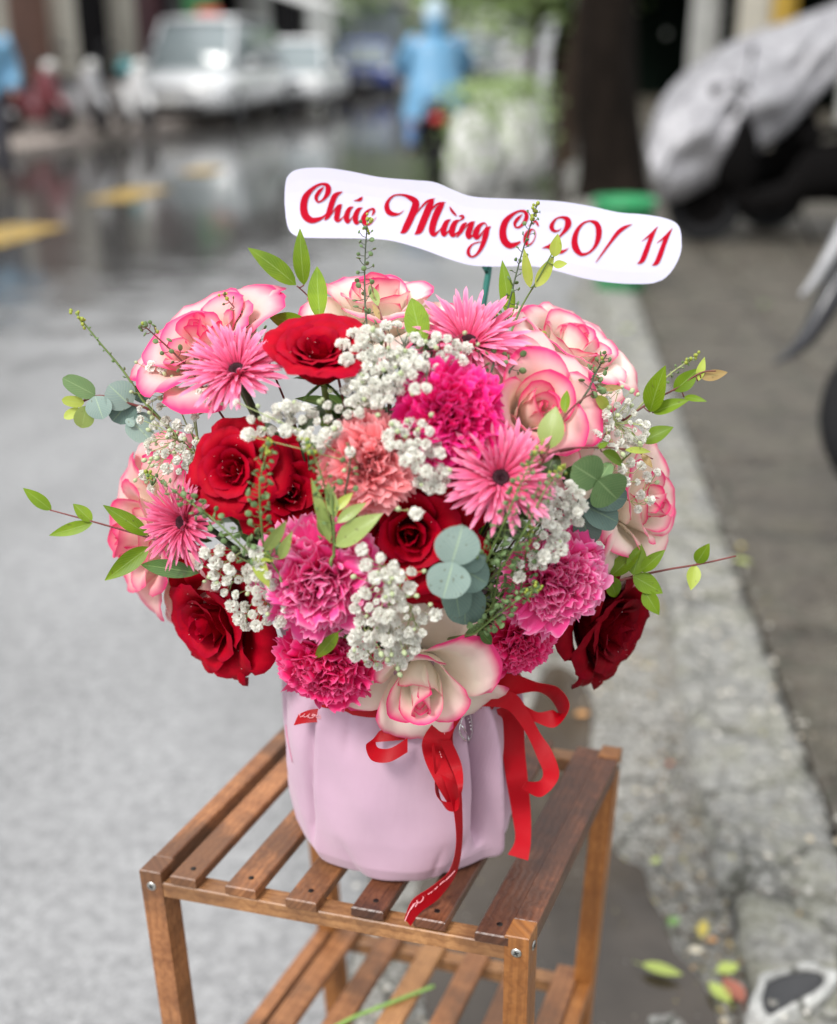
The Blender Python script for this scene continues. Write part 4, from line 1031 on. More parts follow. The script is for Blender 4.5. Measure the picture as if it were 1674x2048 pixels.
twig('longest twig pointing left with small pointed leaves over the street', [(400, 1110, .03), (300, 1076, .03), (185, 1043, .02), (100, 1020, .01)],
     [(103, 1020, 46, 976, 26, M_LB, .01), (184, 1043, 146, 1007, 26, M_LB, .02), (185, 1046, 97, 1071, 26, M_LB, .02), (296, 1070, 207, 1010, 32, M_LB, .035), (298, 1094, 209, 1161, 38, M_LB, .04), (398, 1146, 270, 1127, 36, M_LD, .045)], M_STEMR, .0013)
twig('upright olive leaved twig in the middle between coral and pink carnations', [(668, 1110, .05), (668, 1060, .055), (664, 1000, .055), (660, 985, .055)],
     [(672, 1092, 760, 1026, 46, M_LO, .06), (674, 1045, 732, 1004, 24, M_LO, .06), (660, 1085, 624, 958, 24, M_LO, .055), (670, 1035, 655, 964, 24, M_LO, .055), (668, 1022, 706, 984, 20, M_LY, .055), (652, 1075, 640, 1010, 26, M_LO, .05)], M_STEMG, .0014)
twig('small twig with pale folded leaf at the top of the pink carnation', [(560, 1150, .055), (540, 1115, .06), (552, 1085, .06)],
     [(530, 1102, 572, 1044, 26, M_LO, .06), (560, 1118, 582, 1066, 22, M_LO, .06), (508, 1108, 538, 1176, 28, M_LY, .065), (512, 1108, 548, 1122, 18, M_LY, .065)], M_STEMG)
twig('low twig with two green leaves between the pink and deep pink carnations', [(700, 1250, .05), (668, 1268, .055)], [(676, 1264, 628, 1322, 28, M_LB, .065), (720, 1256, 660, 1272, 24, M_LD, .055)], M_STEMG)
twig('thin twig with brownish buds in front of the top cream rose', [(770, 680, .01), (765, 640, .005), (748, 590, .0), (740, 560, .0)], [(756, 612, 738, 566, 20, M_LO, .0), (752, 600, 748, 575, 12, M_LR, .0), (762, 640, 744, 606, 12, M_LR, .0)], M_STEMR, .0009)
twig('leafy twig tucked low right of the grey eucalyptus discs', [(990, 1200, .02), (950, 1262, .03)], [(965, 1250, 925, 1275, 18, M_LD, .04), (960, 1262, 985, 1290, 22, M_LD, .04), (985, 1205, 1010, 1160, 26, M_LD, .02)], M_STEMG)

# eucalyptus: round leaves
def euca(label, stem, discs, off=.05, smat=M_STEMG):
    P = [dpt(p[0], p[1], p[2]) for p in stem]; th = thing('eucalyptus_sprig', label, 'eucalyptus', P[0], None, 'eucalyptus sprigs with round leaves')
    m = MOUTH+Vector(((P[0].x-P0.x)*.2, (P[0].y-P0.y)*.2, -.02)); a = P[0]
    pts = [Vector(p) for p in spline([tuple(m), tuple((m+a)/2)]+[tuple(p) for p in P], 5)]
    mk('stem', *tube(pts, .0012, 6), smat, th)
    for k, (x, y, tx, ty, w, mat, o2) in enumerate(discs):
        b = dpt(x, y, o2); t = dpt(tx, ty, o2+.004); pxm = depth_of(b)/FPX; rr = random.Random(k+int(x))
        leaf_mesh('leaf', b, t, w/2*pxm, mat, th, (CAM-b).normalized()+Vector((rr.uniform(-.25, .25), 0, rr.uniform(-.1, .3))), cup=.10, bend=.05, shape='disc', seed=k)
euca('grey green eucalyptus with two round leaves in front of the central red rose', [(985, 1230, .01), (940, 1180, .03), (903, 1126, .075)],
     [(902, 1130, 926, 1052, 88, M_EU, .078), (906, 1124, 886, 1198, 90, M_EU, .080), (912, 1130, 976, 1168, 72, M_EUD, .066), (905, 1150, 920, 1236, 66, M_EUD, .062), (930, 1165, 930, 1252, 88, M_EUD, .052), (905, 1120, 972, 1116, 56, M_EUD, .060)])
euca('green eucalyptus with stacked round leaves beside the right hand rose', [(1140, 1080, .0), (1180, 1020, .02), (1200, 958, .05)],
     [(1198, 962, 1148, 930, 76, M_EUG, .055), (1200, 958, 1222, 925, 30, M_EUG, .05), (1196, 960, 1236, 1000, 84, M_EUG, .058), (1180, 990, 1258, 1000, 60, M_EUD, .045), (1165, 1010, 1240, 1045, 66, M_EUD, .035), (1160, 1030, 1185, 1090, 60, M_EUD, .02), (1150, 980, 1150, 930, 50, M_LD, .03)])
euca('eucalyptus sprig at far left with a yellow green tip', [(330, 850, .0), (262, 808, .0), (200, 792, .0), (160, 805, .0)],
     [(262, 812, 218, 770, 62, M_EU, .0), (262, 800, 225, 842, 60, M_EUD, -.005), (190, 792, 206, 838, 50, M_EU, .004), (190, 790, 126, 756, 42, M_EUG, .002), (168, 806, 124, 800, 24, M_LY, .004), (172, 812, 164, 856, 40, M_LO, .004), (160, 818, 128, 836, 20, M_LY, .004),
      (258, 838, 300, 878, 56, M_EU, .0), (270, 800, 300, 770, 40, M_EUD, -.01), (252, 838, 268, 852, 16, M_EU, .002), (300, 830, 268, 860, 44, M_EU, -.01)], smat=M_STEMR)

# seed sprigs (round flat pods on thin stalks)
def pod_mesh(name, r=.0028):
    V, F = ellips((0, 0, 0), (r, r*.35, r*1.08), 7, 10); return mesh_data(name, V, F, M_POD)
POD = pod_mesh('seed_pod_mesh'); POD.materials.clear(); POD.materials.append(M_POD)
V_, F_ = ellips((0, 0, 0), (.0017, .0013, .0019), 5, 6); TIPM = mesh_data('seed_tip_mesh', V_, F_, M_PODY)
def pods(label, stem, n=26, spread=16, off=.05, tipn=12, seed=1, size=1.0, smat=M_STEMG, anchor=True, r=.0010):
    P = [dpt(p[0], p[1], p[2] if len(p) > 2 else off) for p in stem]; rr = random.Random(seed)
    th = thing('seed_sprig', label, 'seed sprig', P[0], None, 'green seed sprigs in the bouquet'); inv = TM[th.name].inverted()
    pts = [Vector(p) for p in spline([tuple(p) for p in P], 8)]; body = list(pts)
    if anchor:
        m = MOUTH+Vector(((P[0].x-P0.x)*.2, (P[0].y-P0.y)*.2, -.02)); pts = [Vector(p) for p in spline([tuple(m), tuple((m+P[0])/2+(EC-P[0])*.1), tuple(P[0])], 5)][:-1]+pts
    b = MB(); nn = len(pts); b.tube(pts, [r*(1.2-.7*i/nn) for i in range(nn)], 5)
    L = len(body)-1
    for k in range(n):
        f = (k+.5)/n*.93; i = min(int(f*L), L-1); p = body[i].lerp(body[i+1], f*L-i); t = (body[i+1]-body[i]).normalized()
        an = k*2.39996+rr.uniform(-.4, .4); side = (RIGHT*math.cos(an)+UP*math.sin(an)*.55+TOC*math.sin(an)*.7); side = (side-t*side.dot(t)).normalized()
        ln = spread*depth_of(p)/FPX*rr.uniform(.7, 1.15)*(1-.55*f); q = p+side*ln+t*ln*rr.uniform(.25, .7)
        b.tube([p, p+side*ln*.5+t*ln*.15, q], .00035, 3, False)
        s = size*rr.uniform(.75, 1.15)*(1-.35*f)
        M = Matrix.Translation(q) @ Euler_((rr.uniform(0, 6), rr.uniform(0, 6), rr.uniform(0, 6))) @ Matrix.Scale(s, 4)
        obj('seed_pod', POD, th, inv @ M)
    b.build('stem', smat, th, smooth=True)
    for k in range(tipn):
        q = body[-1]+Vector((rr.gauss(0, .0017), rr.gauss(0, .0017), rr.gauss(0, .0017)))-(body[-1]-body[-3]).normalized()*rr.uniform(-.003, .012)
        obj('seed_bud', TIPM, th, inv @ (Matrix.Translation(q) @ Matrix.Scale(rr.uniform(.6, 1.1), 4)))
def Euler_(a):
    return Matrix.Rotation(a[2], 4, 'Z') @ Matrix.Rotation(a[1], 4, 'Y') @ Matrix.Rotation(a[0], 4, 'X')
pods('tallest upright seed sprig in front of the banner word ending in c', [(737, 690, .02), (730, 600, .0), (730, 520, -.01), (735, 440, -.015)], 34, 26, seed=1, size=.95, smat=M_STEMD)
pods('seed sprig standing before the banner letters Co', [(985, 735, .03), (1010, 640, .01), (1040, 520, -.01), (1075, 406, -.02)], 40, 24, seed=2, size=.85, smat=M_STEMD)
pods('dense seed sprig hanging between two red rose blooms', [(530, 1120, .055), (522, 1040, .06), (520, 960, .065), (540, 885, .06)], 46, 30, seed=3, size=1.05)
pods('seed sprig beside the coral carnation with a yellow green tip', [(668, 1085, .05), (655, 1000, .055), (636, 930, .06), (610, 878, .06)], 34, 26, seed=4, size=.85)
pods('bare seed sprig at far left pointing up over the street', [(285, 800, .0), (245, 740, -.01), (195, 680, -.015), (152, 626, -.02)], 16, 8, seed=5, size=.6, r=.0013)
pods('seed sprig across the upper left rose', [(385, 745, .04), (350, 708, .035), (300, 662, .03), (290, 655, .03)], 18, 24, seed=6, size=1.0, smat=M_STEMR, tipn=3)
pods('seed sprig over the top edge of the upper left rose', [(520, 680, .02), (490, 640, .015), (445, 588, .0)], 20, 24, seed=7, size=.85, smat=M_STEMR, tipn=4)
pods('long seed sprig slanting over the far left gerbera', [(520, 1130, .06), (440, 1050, .065), (360, 990, .06), (296, 948, .05)], 50, 26, seed=8, size=1.05)
pods('seed sprig rising across the right of centre gerbera', [(970, 1130, .06), (1010, 1040, .075), (1045, 960, .08), (1078, 895, .08)], 48, 26, seed=9, size=.9)
pods('second seed sprig crossing the right of centre gerbera', [(1000, 1140, .06), (1050, 1060, .075), (1090, 980, .08), (1122, 935, .075)], 44, 26, seed=10, size=.9)
pods('seed sprig lying low between the two lower right carnations', [(948, 1268, .06), (985, 1238, .07), (1035, 1200, .08), (1078, 1172, .08)], 46, 24, seed=11, size=.95)
pods('short seed sprig beside the top gerbera', [(950, 760, .03), (968, 700, .02), (985, 640, .01), (990, 618, .01)], 28, 26, seed=12, size=1.0, smat=M_STEMD)
pods('short seed sprig right of the top gerbera', [(1020, 740, .03), (1050, 705, .02), (1084, 668, .01)], 14, 22, seed=13, size=.95, smat=M_STEMD)
pods('small seed sprig on the upper right rose', [(1178, 778, .06), (1192, 745, .05), (1214, 708, .04)], 20, 26, seed=14, size=1.05, smat=M_STEMD, tipn=2)
pods('bushy seed sprig below the right of centre gerbera', [(985, 1215, .035), (1000, 1130, .045), (1010, 1060, .05), (1005, 1010, .05)], 60, 40, seed=15, size=.95)
pods('bushy seed sprig left of the grey white spray', [(1040, 1190, .035), (1050, 1120, .05), (1062, 1060, .055)], 44, 34, seed=16, size=.9)
pods('soft seed sprig at the far right behind the fresh leaves', [(1300, 790, -.02), (1340, 748, -.02), (1390, 714, -.02)], 22, 12, seed=17, size=.6, smat=M_STEML)
pods('small upright seed sprig between the white sprays and coral carnation', [(690, 985, .05), (700, 930, .055), (698, 884, .055)], 8, 20, seed=18, size=1.0, smat=M_STEMD, tipn=0)

# ---------------------------------------------------------------- baby's breath
def blossom_mesh(name, seed, R_=.0072, npet=30):
    rr = random.Random(seed); V = []; F = []
    for k in range(npet):
        f = (k+.5)/npet; ph = math.acos(1-1.55*f); an = k*2.39996
        d = Vector((math.sin(ph)*math.cos(an), math.sin(ph)*math.sin(an), math.cos(ph))); r = R_*rr.uniform(.78, 1.05)
        u = d.cross(Vector((rr.uniform(-1, 1), rr.uniform(-1, 1), rr.uniform(-1, 1)))).normalized(); w = d.cross(u)
        hw = R_*.42; n0 = len(V); c = d*r*.45
        tl = (w*rr.uniform(-1.1, 1.1)+d).normalized()
        for i in range(4):
            t = i/3
            for j in range(3):
                s = j-1; ww = hw*(.35+1.0*math.sin(PI*min(1, t*.72+.05)))
                V.append(c+tl*(r*.62*t)+u*(s*ww)+w*(hw*.5*math.sin(2.2*t+s*1.8+k)))
        F += [(n0+i*3+j, n0+i*3+j+1, n0+(i+1)*3+j+1, n0+(i+1)*3+j) for i in range(3) for j in range(2)]
    return mesh_data(name, V, F, M_WHITE)
BL = [blossom_mesh('blossom_mesh', s) for s in range(5)]
BS = [blossom_mesh('blossom_small_mesh', s+9, .0045, 16) for s in range(2)]
V_, F_ = ellips((0, 0, 0), (.0019, .0019, .0023), 6, 8); BUD = mesh_data('bud_mesh', V_, F_, M_BUDG)
def spray(label, clusters, off, seed, root=None, smat=M_STEML, buds=.5, size=1.0, small=.12):
    """clusters: (cx, cy, rx, ry, n[, off])"""
    rr = random.Random(seed); spots = []
    for cl in clusters:
        cx, cy, rx, ry, n = cl[:5]; o2 = cl[5] if len(cl) > 5 else off; got = 0; tries = 0; n = int(n*1.12); mind = 22
        while got < n and tries < 4000:
            tries += 1; a = rr.uniform(0, 6.283); q = math.sqrt(rr.random()); x, y = cx+rx*q*math.cos(a), cy+ry*q*math.sin(a)
            if all(math.hypot(x-s[0], y-s[1]) > mind*(1-.4*tries/4000) for s in spots): spots.append((x, y, o2+rr.uniform(-.012, .010))); got += 1
    cx = sum(s[0] for s in spots)/len(spots); cy = sum(s[1] for s in spots)/len(spots)
    rx, ry = root or (cx, cy+60); o_ = spots[0][2]
    rp = dome(rx, ry, off-.055); th = thing('white_spray', label, 'white flower spray', rp, None, 'white filler flower sprays'); inv = TM[th.name].inverted()
    b = MB(); m = MOUTH+Vector(((rp.x-P0.x)*.2, (rp.y-P0.y)*.2, -.02)); b.tube([m, (m+rp)/2, rp], .0012, 5)
    # forks
    nf_ = max(2, len(spots)//6); forks = []
    for k in range(nf_):
        s = spots[(k*7) % len(spots)]; p = dome(s[0]*.75+rx*.25, s[1]*.75+ry*.25, off-.026); forks.append(p)
        b.tube([rp, (rp+p)/2+Vector((0, 0, -.004)), p], .0007, 4, False)
    for s in spots:
        p = dome(*s); fk = min(forks, key=lambda v: (v-p).length); side = Vector((rr.uniform(-.004, .004), 0, rr.uniform(-.004, .004)))
        d = (p-fk).normalized(); b.tube([fk, (fk+p)/2+side, p], .00042, 4, False)
        up = ((p-EC).normalized()*.6+TOC*.5+d*.4+Vector((rr.uniform(-.6, .6), rr.uniform(-.5, .5), rr.uniform(-.2, .7)))).normalized()
        sm = rr.random() < small; me = rr.choice(BS) if sm else rr.choice(BL)
        M = Matrix.Translation(p) @ face_rot(up, rr.uniform(0, 6)) @ Matrix.Diagonal((1, 1, rr.uniform(.7, .95), 1)) @ Matrix.Scale(size*rr.uniform(.48, .82), 4)
        obj('blossom', me, th, inv @ M)
        if rr.random() < buds:
            q = p+Vector((rr.uniform(-.014, .014), rr.uniform(-.006, .004), rr.uniform(-.014, .014))); b.tube([fk.lerp(p, .6), q], .0003, 3, False)
            obj('bud', BUD, th, inv @ (Matrix.Translation(q) @ face_rot((q-fk), 0) @ Matrix.Scale(rr.uniform(.7, 1.2), 4)))
    b.build('stem', smat, th, smooth=True)
spray('large white spray at the top between the tall red rose and the magenta carnation', [(735, 700, 52, 45, 16), (745, 770, 55, 45, 15), (800, 665, 36, 22, 5, .02), (800, 740, 40, 40, 9)], .045, 1, (780, 800), M_STEMD)
spray('white spray just left of the top gerbera eye', [(880, 705, 58, 34, 15), (850, 775, 20, 16, 2, .065)], .045, 2, (840, 790), M_STEMD)
spray('airy greenish white spray on the left under the first gerbera', [(335, 830, 60, 55, 16), (400, 800, 45, 25, 7), (345, 900, 52, 45, 15), (310, 760, 25, 30, 3), (300, 960, 20, 25, 3)], .015, 3, (400, 900), buds=1.4, size=.9, small=.3)
spray('white spray running between the two upper left red roses', [(520, 855, 30, 26, 5), (585, 840, 45, 32, 11), (640, 865, 38, 34, 9), (680, 820, 45, 18, 5), (735, 800, 24, 16, 3)], .045, 4, (620, 950), M_STEMD)
spray('dense white spray between the coral and magenta carnations', [(820, 872, 48, 30, 10), (845, 912, 46, 34, 10), (865, 955, 30, 28, 6)], .055, 5, (860, 990), M_STEMD, small=.05)
spray('white spray at lower left over the red rose and pink carnation', [(430, 1125, 38, 28, 7), (470, 1160, 45, 30, 8), (490, 1120, 30, 24, 3), (505, 1215, 46, 40, 11), (550, 1230, 30, 20, 2), (520, 1165, 26, 26, 4)], .06, 6, (560, 1140), buds=.6)
spray('white spray hanging in the bottom middle over the pot rim rose', [(790, 1165, 45, 34, 9), (755, 1215, 50, 40, 13), (800, 1250, 48, 42, 13), (770, 1300, 60, 34, 12), (725, 1290, 22, 30, 3), (740, 1110, 28, 22, 3), (875, 1235, 12, 12, 1)], .078, 7, (780, 1180), buds=.5)
spray('greyish white spray between the right gerbera and eucalyptus', [(1135, 1000, 32, 28, 8), (1120, 1030, 44, 30, 9), (1105, 1090, 34, 26, 7), (1080, 1115, 26, 20, 4), (1045, 1145, 14, 18, 2)], .06, 8, (1100, 1100), M_STEMD, buds=.1, small=.02)
spray('white spray at the upper right between two cream roses', [(1215, 800, 30, 28, 6), (1245, 835, 38, 34, 10), (1230, 880, 42, 28, 8), (1270, 860, 26, 24, 4)], .035, 9, (1200, 880), buds=.6, size=.9, small=.3)
spray('sparse white spray lying over the right hand rose', [(1265, 945, 36, 22, 6), (1290, 1000, 22, 30, 3), (1320, 940, 10, 10, 1)], .045, 10, (1220, 960), buds=.5, size=.9)
spray('few white blossoms on thin stalks over the central red roses', [(838, 1026, 8, 8, 1), (500, 870, 8, 8, 1), (470, 800, 6, 6, 1), (700, 905, 6, 6, 1)], .065, 11, (760, 1000), buds=.8)

# dark leafy fill pushed in between the flower stems
for k in range(26):
    rr = random.Random(500+k); an = k*2.39996; q = .25+.75*((k % 5)/4)
    tip = EC+Vector((ER.x*.80*q*math.cos(an), ER.y*.72*q*math.sin(an), ER.z*(.62-.55*q)))
    m = MOUTH+Vector(((tip.x-P0.x)*.25, (tip.y-P0.y)*.25, -.01)); pts = [Vector(p) for p in spline([tuple(m), tuple((m+tip)/2+Vector((0, 0, .01))), tuple(tip)], 8)]
    th = thing('leafy_filler', 'dark green leafy sprig tucked in deep between the flower stems', 'greenery', m, None, 'dark leafy sprigs deep in the bouquet')
    mk('stem', *tube(pts, .0014, 6), M_STEMD, th)
    for j in range(13):
        f = .18+.82*j/12; i = min(int(f*(len(pts)-1)), len(pts)-2); p = pts[i]; t = (pts[i+1]-pts[i]).normalized(); a2 = j*2.4+k
        side = Vector((math.cos(a2), math.sin(a2), .2)); side = (side-t*side.dot(t)).normalized(); L = rr.uniform(.032, .052)
        leaf_mesh('leaf', p, p+(side*.8+t*.6).normalized()*L, L*.24, M_LD if (j+k) % 4 else M_LB, th, t+Vector((0, -.4, .6)), bend=.12, seed=j)

# ================================================================== BANNER
BC = Wp(968, 450, depth_of(EC)+.03); BN = Vector((0, -.985, .17)).normalized()
BR_ = Vector((1, 0, 0)); BU = BN.cross(BR_)*-1 if BN.cross(BR_).z < 0 else BN.cross(BR_)
def bp(px, py, lift=0.0):
    r = ray(px, py); t = (BC-CAM).dot(BN)/r.dot(BN); p = CAM+r*t
    return p+BN*(lift+.006*math.sin((px-560)/800*PI*1.6)-.003*math.cos((py-400)/160*PI))
oul = [(568, 400), (571, 362), (582, 345), (604, 337), (650, 336), (700, 343), (760, 355), (830, 361), (870, 365), (910, 382), (950, 394), (1040, 398), (1120, 402), (1180, 411), (1240, 424), (1290, 428), (1335, 436), (1360, 450), (1366, 480), (1362, 510), (1345, 542), (1322, 562), (1290, 568), (1230, 566),
       (1170, 557), (1110, 541), (1060, 532), (1000, 533), (945, 531), (900, 519), (840, 497), (780, 481), (720, 477), (640, 476), (600, 474), (580, 463), (572, 440)]
bn = thing('paper_banner', 'white wavy paper banner with red script greeting on a green pick', 'banner', Wp(966, 700, depth_of(EC)+.07))
# strip mesh: for every x, top and bottom of the outline, with rows between so that it can curve
oul_s = [tuple(p) for p in spline([tuple(map(float, p)) for p in oul+[oul[0]]], 5)]
def span(x):
    ys = []
    for i in range(len(oul_s)-1):
        (x0, y0), (x1, y1) = oul_s[i][:2], oul_s[i+1][:2]
        if (x0-x)*(x1-x) <= 0 and x0 != x1: ys.append(y0+(y1-y0)*(x-x0)/(x1-x0))
    return (min(ys), max(ys)) if len(ys) > 1 else None
xs = [568.3+.2, 569.5, 571.5, 574, 578, 583, 590, 600]+list(range(612, 1320, 12))+[1325, 1333, 1341, 1348, 1354, 1358.5, 1362, 1364.5, 1365.6]
V = []; cols = [(x, span(x)) for x in xs]; cols = [(x, s) for x, s in cols if s]
for x, s in cols:
    for j in range(7): V.append(bp(x, s[0]+(s[1]-s[0])*j/6))
M_PAP = simple('banner_paper', (.59, .60, .76), .55, var=.015)
pb = mk('paper', V, grid_faces(len(cols), 7), M_PAP, bn, smooth=False); md = pb.modifiers.new('thick', 'SOLIDIFY'); md.thickness = .0004; md.offset = -1 if True else 1
M_INK = simple('banner_ink', (.42, .0, .016), .6, var=.06, spec=.1)
def strokes(name, sc_, ox, oy, lst):
    V = []; F = []
    for st in lst:
        P = spline(st, 6); n0 = len(V); n = len(P)
        for i, p in enumerate(P):
            t = P[min(i+1, n-1)][:2]-P[max(i-1, 0)][:2]; l = math.hypot(*t) or 1; nx, ny = -t[1]/l, t[0]/l; w = max(p[2], 3)/2*1.06
            for s in (-1, 1): V.append(bp(ox+(p[0]+nx*w*s)/sc_, oy+(p[1]+ny*w*s)/sc_, .0009))
        F += [(n0+2*i, n0+2*i+1, n0+2*i+3, n0+2*i+2) for i in range(n-1)]
    o = mk(name, V, F, M_INK, bn, smooth=False); return o
strokes('lettering', 8.37, 580, 340, [
    [(570, 285, 8), (500, 350, 55), (445, 430, 60), (440, 490, 50), (480, 535, 28), (560, 490, 40), (630, 390, 78), (640, 290, 84), (590, 240, 50), (490, 245, 38), (370, 320, 60), (260, 450, 100), (225, 610, 115), (255, 760, 120), (350, 838, 98), (450, 832, 74), (550, 790, 40), (610, 730, 12)],
    [(885, 365, 4), (820, 388, 45), (750, 440, 84), (700, 560, 88), (660, 690, 88), (630, 780, 70), (580, 845, 8)], [(640, 800, 30), (690, 740, 20), (760, 650, 22), (820, 598, 40), (880, 578, 6)],
    [(850, 590, 50), (815, 650, 78), (790, 750, 88), (785, 825, 80), (820, 850, 40), (880, 800, 16), (930, 745, 10)],
    [(1070, 615, 5), (1000, 650, 62), (955, 740, 84), (950, 830, 84), (975, 870, 48), (1030, 810, 16), (1080, 730, 8)],
    [(1220, 630, 5), (1150, 665, 62), (1105, 750, 84), (1098, 840, 84), (1120, 890, 50), (1180, 850, 18), (1240, 750, 10)],
    [(1065, 515, 5), (1130, 508, 32), (1180, 490, 56), (1218, 448, 5)],
    [(1370, 770, 8), (1405, 700, 44), (1398, 655, 36), (1335, 665, 32), (1270, 730, 62), (1235, 820, 84), (1255, 890, 70), (1310, 912, 34), (1380, 875, 16), (1445, 790, 8)]])
strokes('lettering', 6.975, 760, 370, [
    [(335, 350, 5), (280, 398, 18), (200, 410, 48), (125, 380, 70), (95, 310, 64), (115, 225, 40), (190, 152, 22), (300, 138, 24), (400, 168, 52), (485, 225, 84), (495, 290, 96), (445, 420, 92), (385, 550, 90), (335, 640, 70), (280, 668, 6)],
    [(425, 510, 8), (520, 380, 14), (620, 262, 28), (690, 215, 30), (770, 188, 5)], [(740, 205, 30), (690, 300, 88), (640, 420, 92), (590, 540, 92), (545, 640, 80), (480, 690, 6)],
    [(625, 490, 8), (700, 370, 14), (780, 280, 26), (850, 252, 28), (920, 245, 5)], [(885, 258, 34), (820, 340, 86), (770, 450, 88), (735, 560, 88), (725, 650, 82), (755, 690, 56), (810, 650, 20), (860, 590, 8)],
    [(988, 480, 5), (930, 515, 56), (895, 590, 74), (880, 660, 74), (898, 695, 44), (955, 640, 14), (1005, 560, 8)],
    [(1110, 492, 14), (1050, 520, 58), (1010, 600, 78), (1000, 670, 78), (1025, 705, 44), (1090, 650, 14), (1150, 570, 10)],
    [(1095, 438, 8), (1140, 430, 30), (1160, 450, 36), (1135, 480, 22), (1085, 495, 6)], [(970, 298, 4), (995, 350, 32), (1035, 400, 32), (1070, 432, 8)],
    [(1212, 520, 5), (1165, 560, 52), (1125, 640, 60), (1065, 735, 6)], [(1110, 690, 8), (1200, 578, 14), (1260, 530, 30), (1330, 508, 5)],
    [(1300, 520, 34), (1255, 600, 74), (1228, 680, 76), (1240, 730, 50), (1300, 690, 16), (1345, 620, 8)],
    [(1490, 570, 14), (1455, 530, 22), (1390, 565, 50), (1340, 650, 80), (1335, 720, 72), (1370, 730, 36), (1440, 640, 14), (1490, 570, 10)],
    [(1548, 578, 4), (1500, 610, 52), (1470, 700, 74), (1440, 800, 62), (1400, 890, 48), (1340, 970, 30), (1275, 1000, 24), (1230, 960, 46), (1235, 890, 38), (1290, 825, 20), (1380, 795, 14), (1440, 790, 6)]])
strokes('lettering', 8.37, 980, 390, [
    [(545, 320, 8), (470, 390, 52), (415, 470, 50), (430, 535, 30), (500, 530, 36), (590, 430, 62), (615, 340, 66), (580, 275, 48), (490, 268, 32), (370, 330, 56), (255, 450, 96), (210, 610, 110), (235, 760, 116), (320, 840, 98), (410, 830, 70), (510, 780, 22)],
    [(745, 590, 14), (700, 572, 26), (635, 630, 72), (600, 730, 88), (605, 810, 64), (660, 830, 28), (730, 760, 18), (762, 660, 16), (745, 590, 14)],
    [(640, 520, 6), (700, 480, 22), (768, 425, 26)], [(765, 425, 16), (790, 470, 38), (815, 520, 20)],
    [(1205, 548, 5), (1150, 592, 22), (1080, 598, 46), (1035, 540, 74), (1060, 460, 50), (1130, 385, 26), (1230, 370, 42), (1305, 410, 90), (1315, 490, 100), (1270, 580, 66), (1190, 670, 34), (1090, 770, 26), (990, 840, 26), (870, 892, 5)],
    [(868, 892, 4), (960, 868, 44), (1070, 900, 66), (1170, 950, 62), (1250, 930, 34), (1318, 885, 5)]])
strokes('lettering', 7.278, 1150, 400, [
    [(230, 298, 22), (130, 335, 30), (40, 440, 56), (-2, 580, 82), (15, 700, 92), (90, 785, 52), (190, 772, 30), (285, 690, 40), (345, 560, 72), (358, 430, 82), (320, 335, 66), (230, 298, 22)],
    [(852, 348, 4), (740, 395, 44), (640, 470, 54), (520, 620, 36), (400, 780, 24), (305, 908, 8)],
    [(988, 598, 6), (1100, 510, 22), (1228, 378, 5)], [(1226, 380, 5), (1150, 490, 52), (1090, 630, 62), (1040, 760, 68), (985, 880, 60), (912, 928, 5)],
    [(1203, 628, 6), (1315, 540, 22), (1442, 405, 5)], [(1440, 407, 5), (1362, 520, 52), (1302, 660, 62), (1252, 790, 68), (1197, 908, 60), (1128, 952, 5)]])
pk = [bp(968, 420, -.004), bp(970, 535, -.004), bp(968, 600, -.006)]; pk.append(MOUTH+Vector((.02, .03, .0)))
mk('pick', *tube([Vector(p) for p in spline([tuple(p) for p in pk], 5)], .0030, 8), simple('teal_plastic', (.02, .16, .13), .35), bn)
# ================================================================== THE STREET BEHIND
def mpp(p): return depth_of(p)/FPX
def rotz(a): return Matrix.Rotation(a, 4, 'Z')
M_TYRE = simple('tyre_rubber', (.012, .012, .013), .8, spec=.2); M_RIM = simple('wheel_rim', (.35, .35, .36), .35, metal=1)
M_GLASS = simple('glass_sky_sheen', (.22, .26, .27), .08, var=.05); M_BLK = simple('black_plastic', (.02, .02, .022), .4)  # glass base is pale: the sky's reflection is put into its colour
M_CWHITE = simple('car_white', (.74, .75, .76), .22, var=.02, coat=.6); M_CBLUE = simple('car_blue', (.05, .09, .38), .25, coat=.6)
M_CDARK = simple('car_dark', (.05, .06, .09), .25, coat=.6); M_LAMPG = simple('lamp_glass', (.75, .75, .72), .12, var=.03)
M_REDL = simple('lamp_red', (.5, .02, .02), .2); M_CHROME = simple('chrome', (.7, .7, .7), .15, metal=1)
RIMM = [None]
def wheel(parent, c, ax, r, w):
    """tyre and rim about axis ax"""
    q = Vector(ax).to_track_quat('Z', 'Y').to_matrix().to_4x4()
    prof = [(r*.62, -w*.42), (r*.80, -w*.5), (r*.95, -w*.42), (r, -w*.2), (r, w*.2), (r*.95, w*.42), (r*.80, w*.5), (r*.62, w*.42), (r*.62, -w*.42)]
    ty = mk('wheel', *lathe(prof, 28, c, q), M_TYRE, parent, world=False)
    V, F = lathe([(r*.63, -w*.36), (r*.60, -w*.30), (r*.20, -w*.22), (r*.16, -w*.34), (0, -w*.34)], 24, c, q)
    V2, F2 = lathe([(r*.63, w*.36), (r*.60, w*.30), (r*.20, w*.22), (r*.16, w*.34), (0, w*.34)], 24, c, q)
    b = MB(); b.add(V, F); b.add(V2, F2)
    for k in range(6):
        M = q @ Matrix.Rotation(k*PI/3, 4, 'Z'); v = M @ Vector((r*.40, 0, 0)); b.box(Vector(c)+v, (r*.46, r*.09, w*.66), M)
    o = b.build('rim', RIMM[0] or M_RIM, None, smooth=False); o.parent = ty
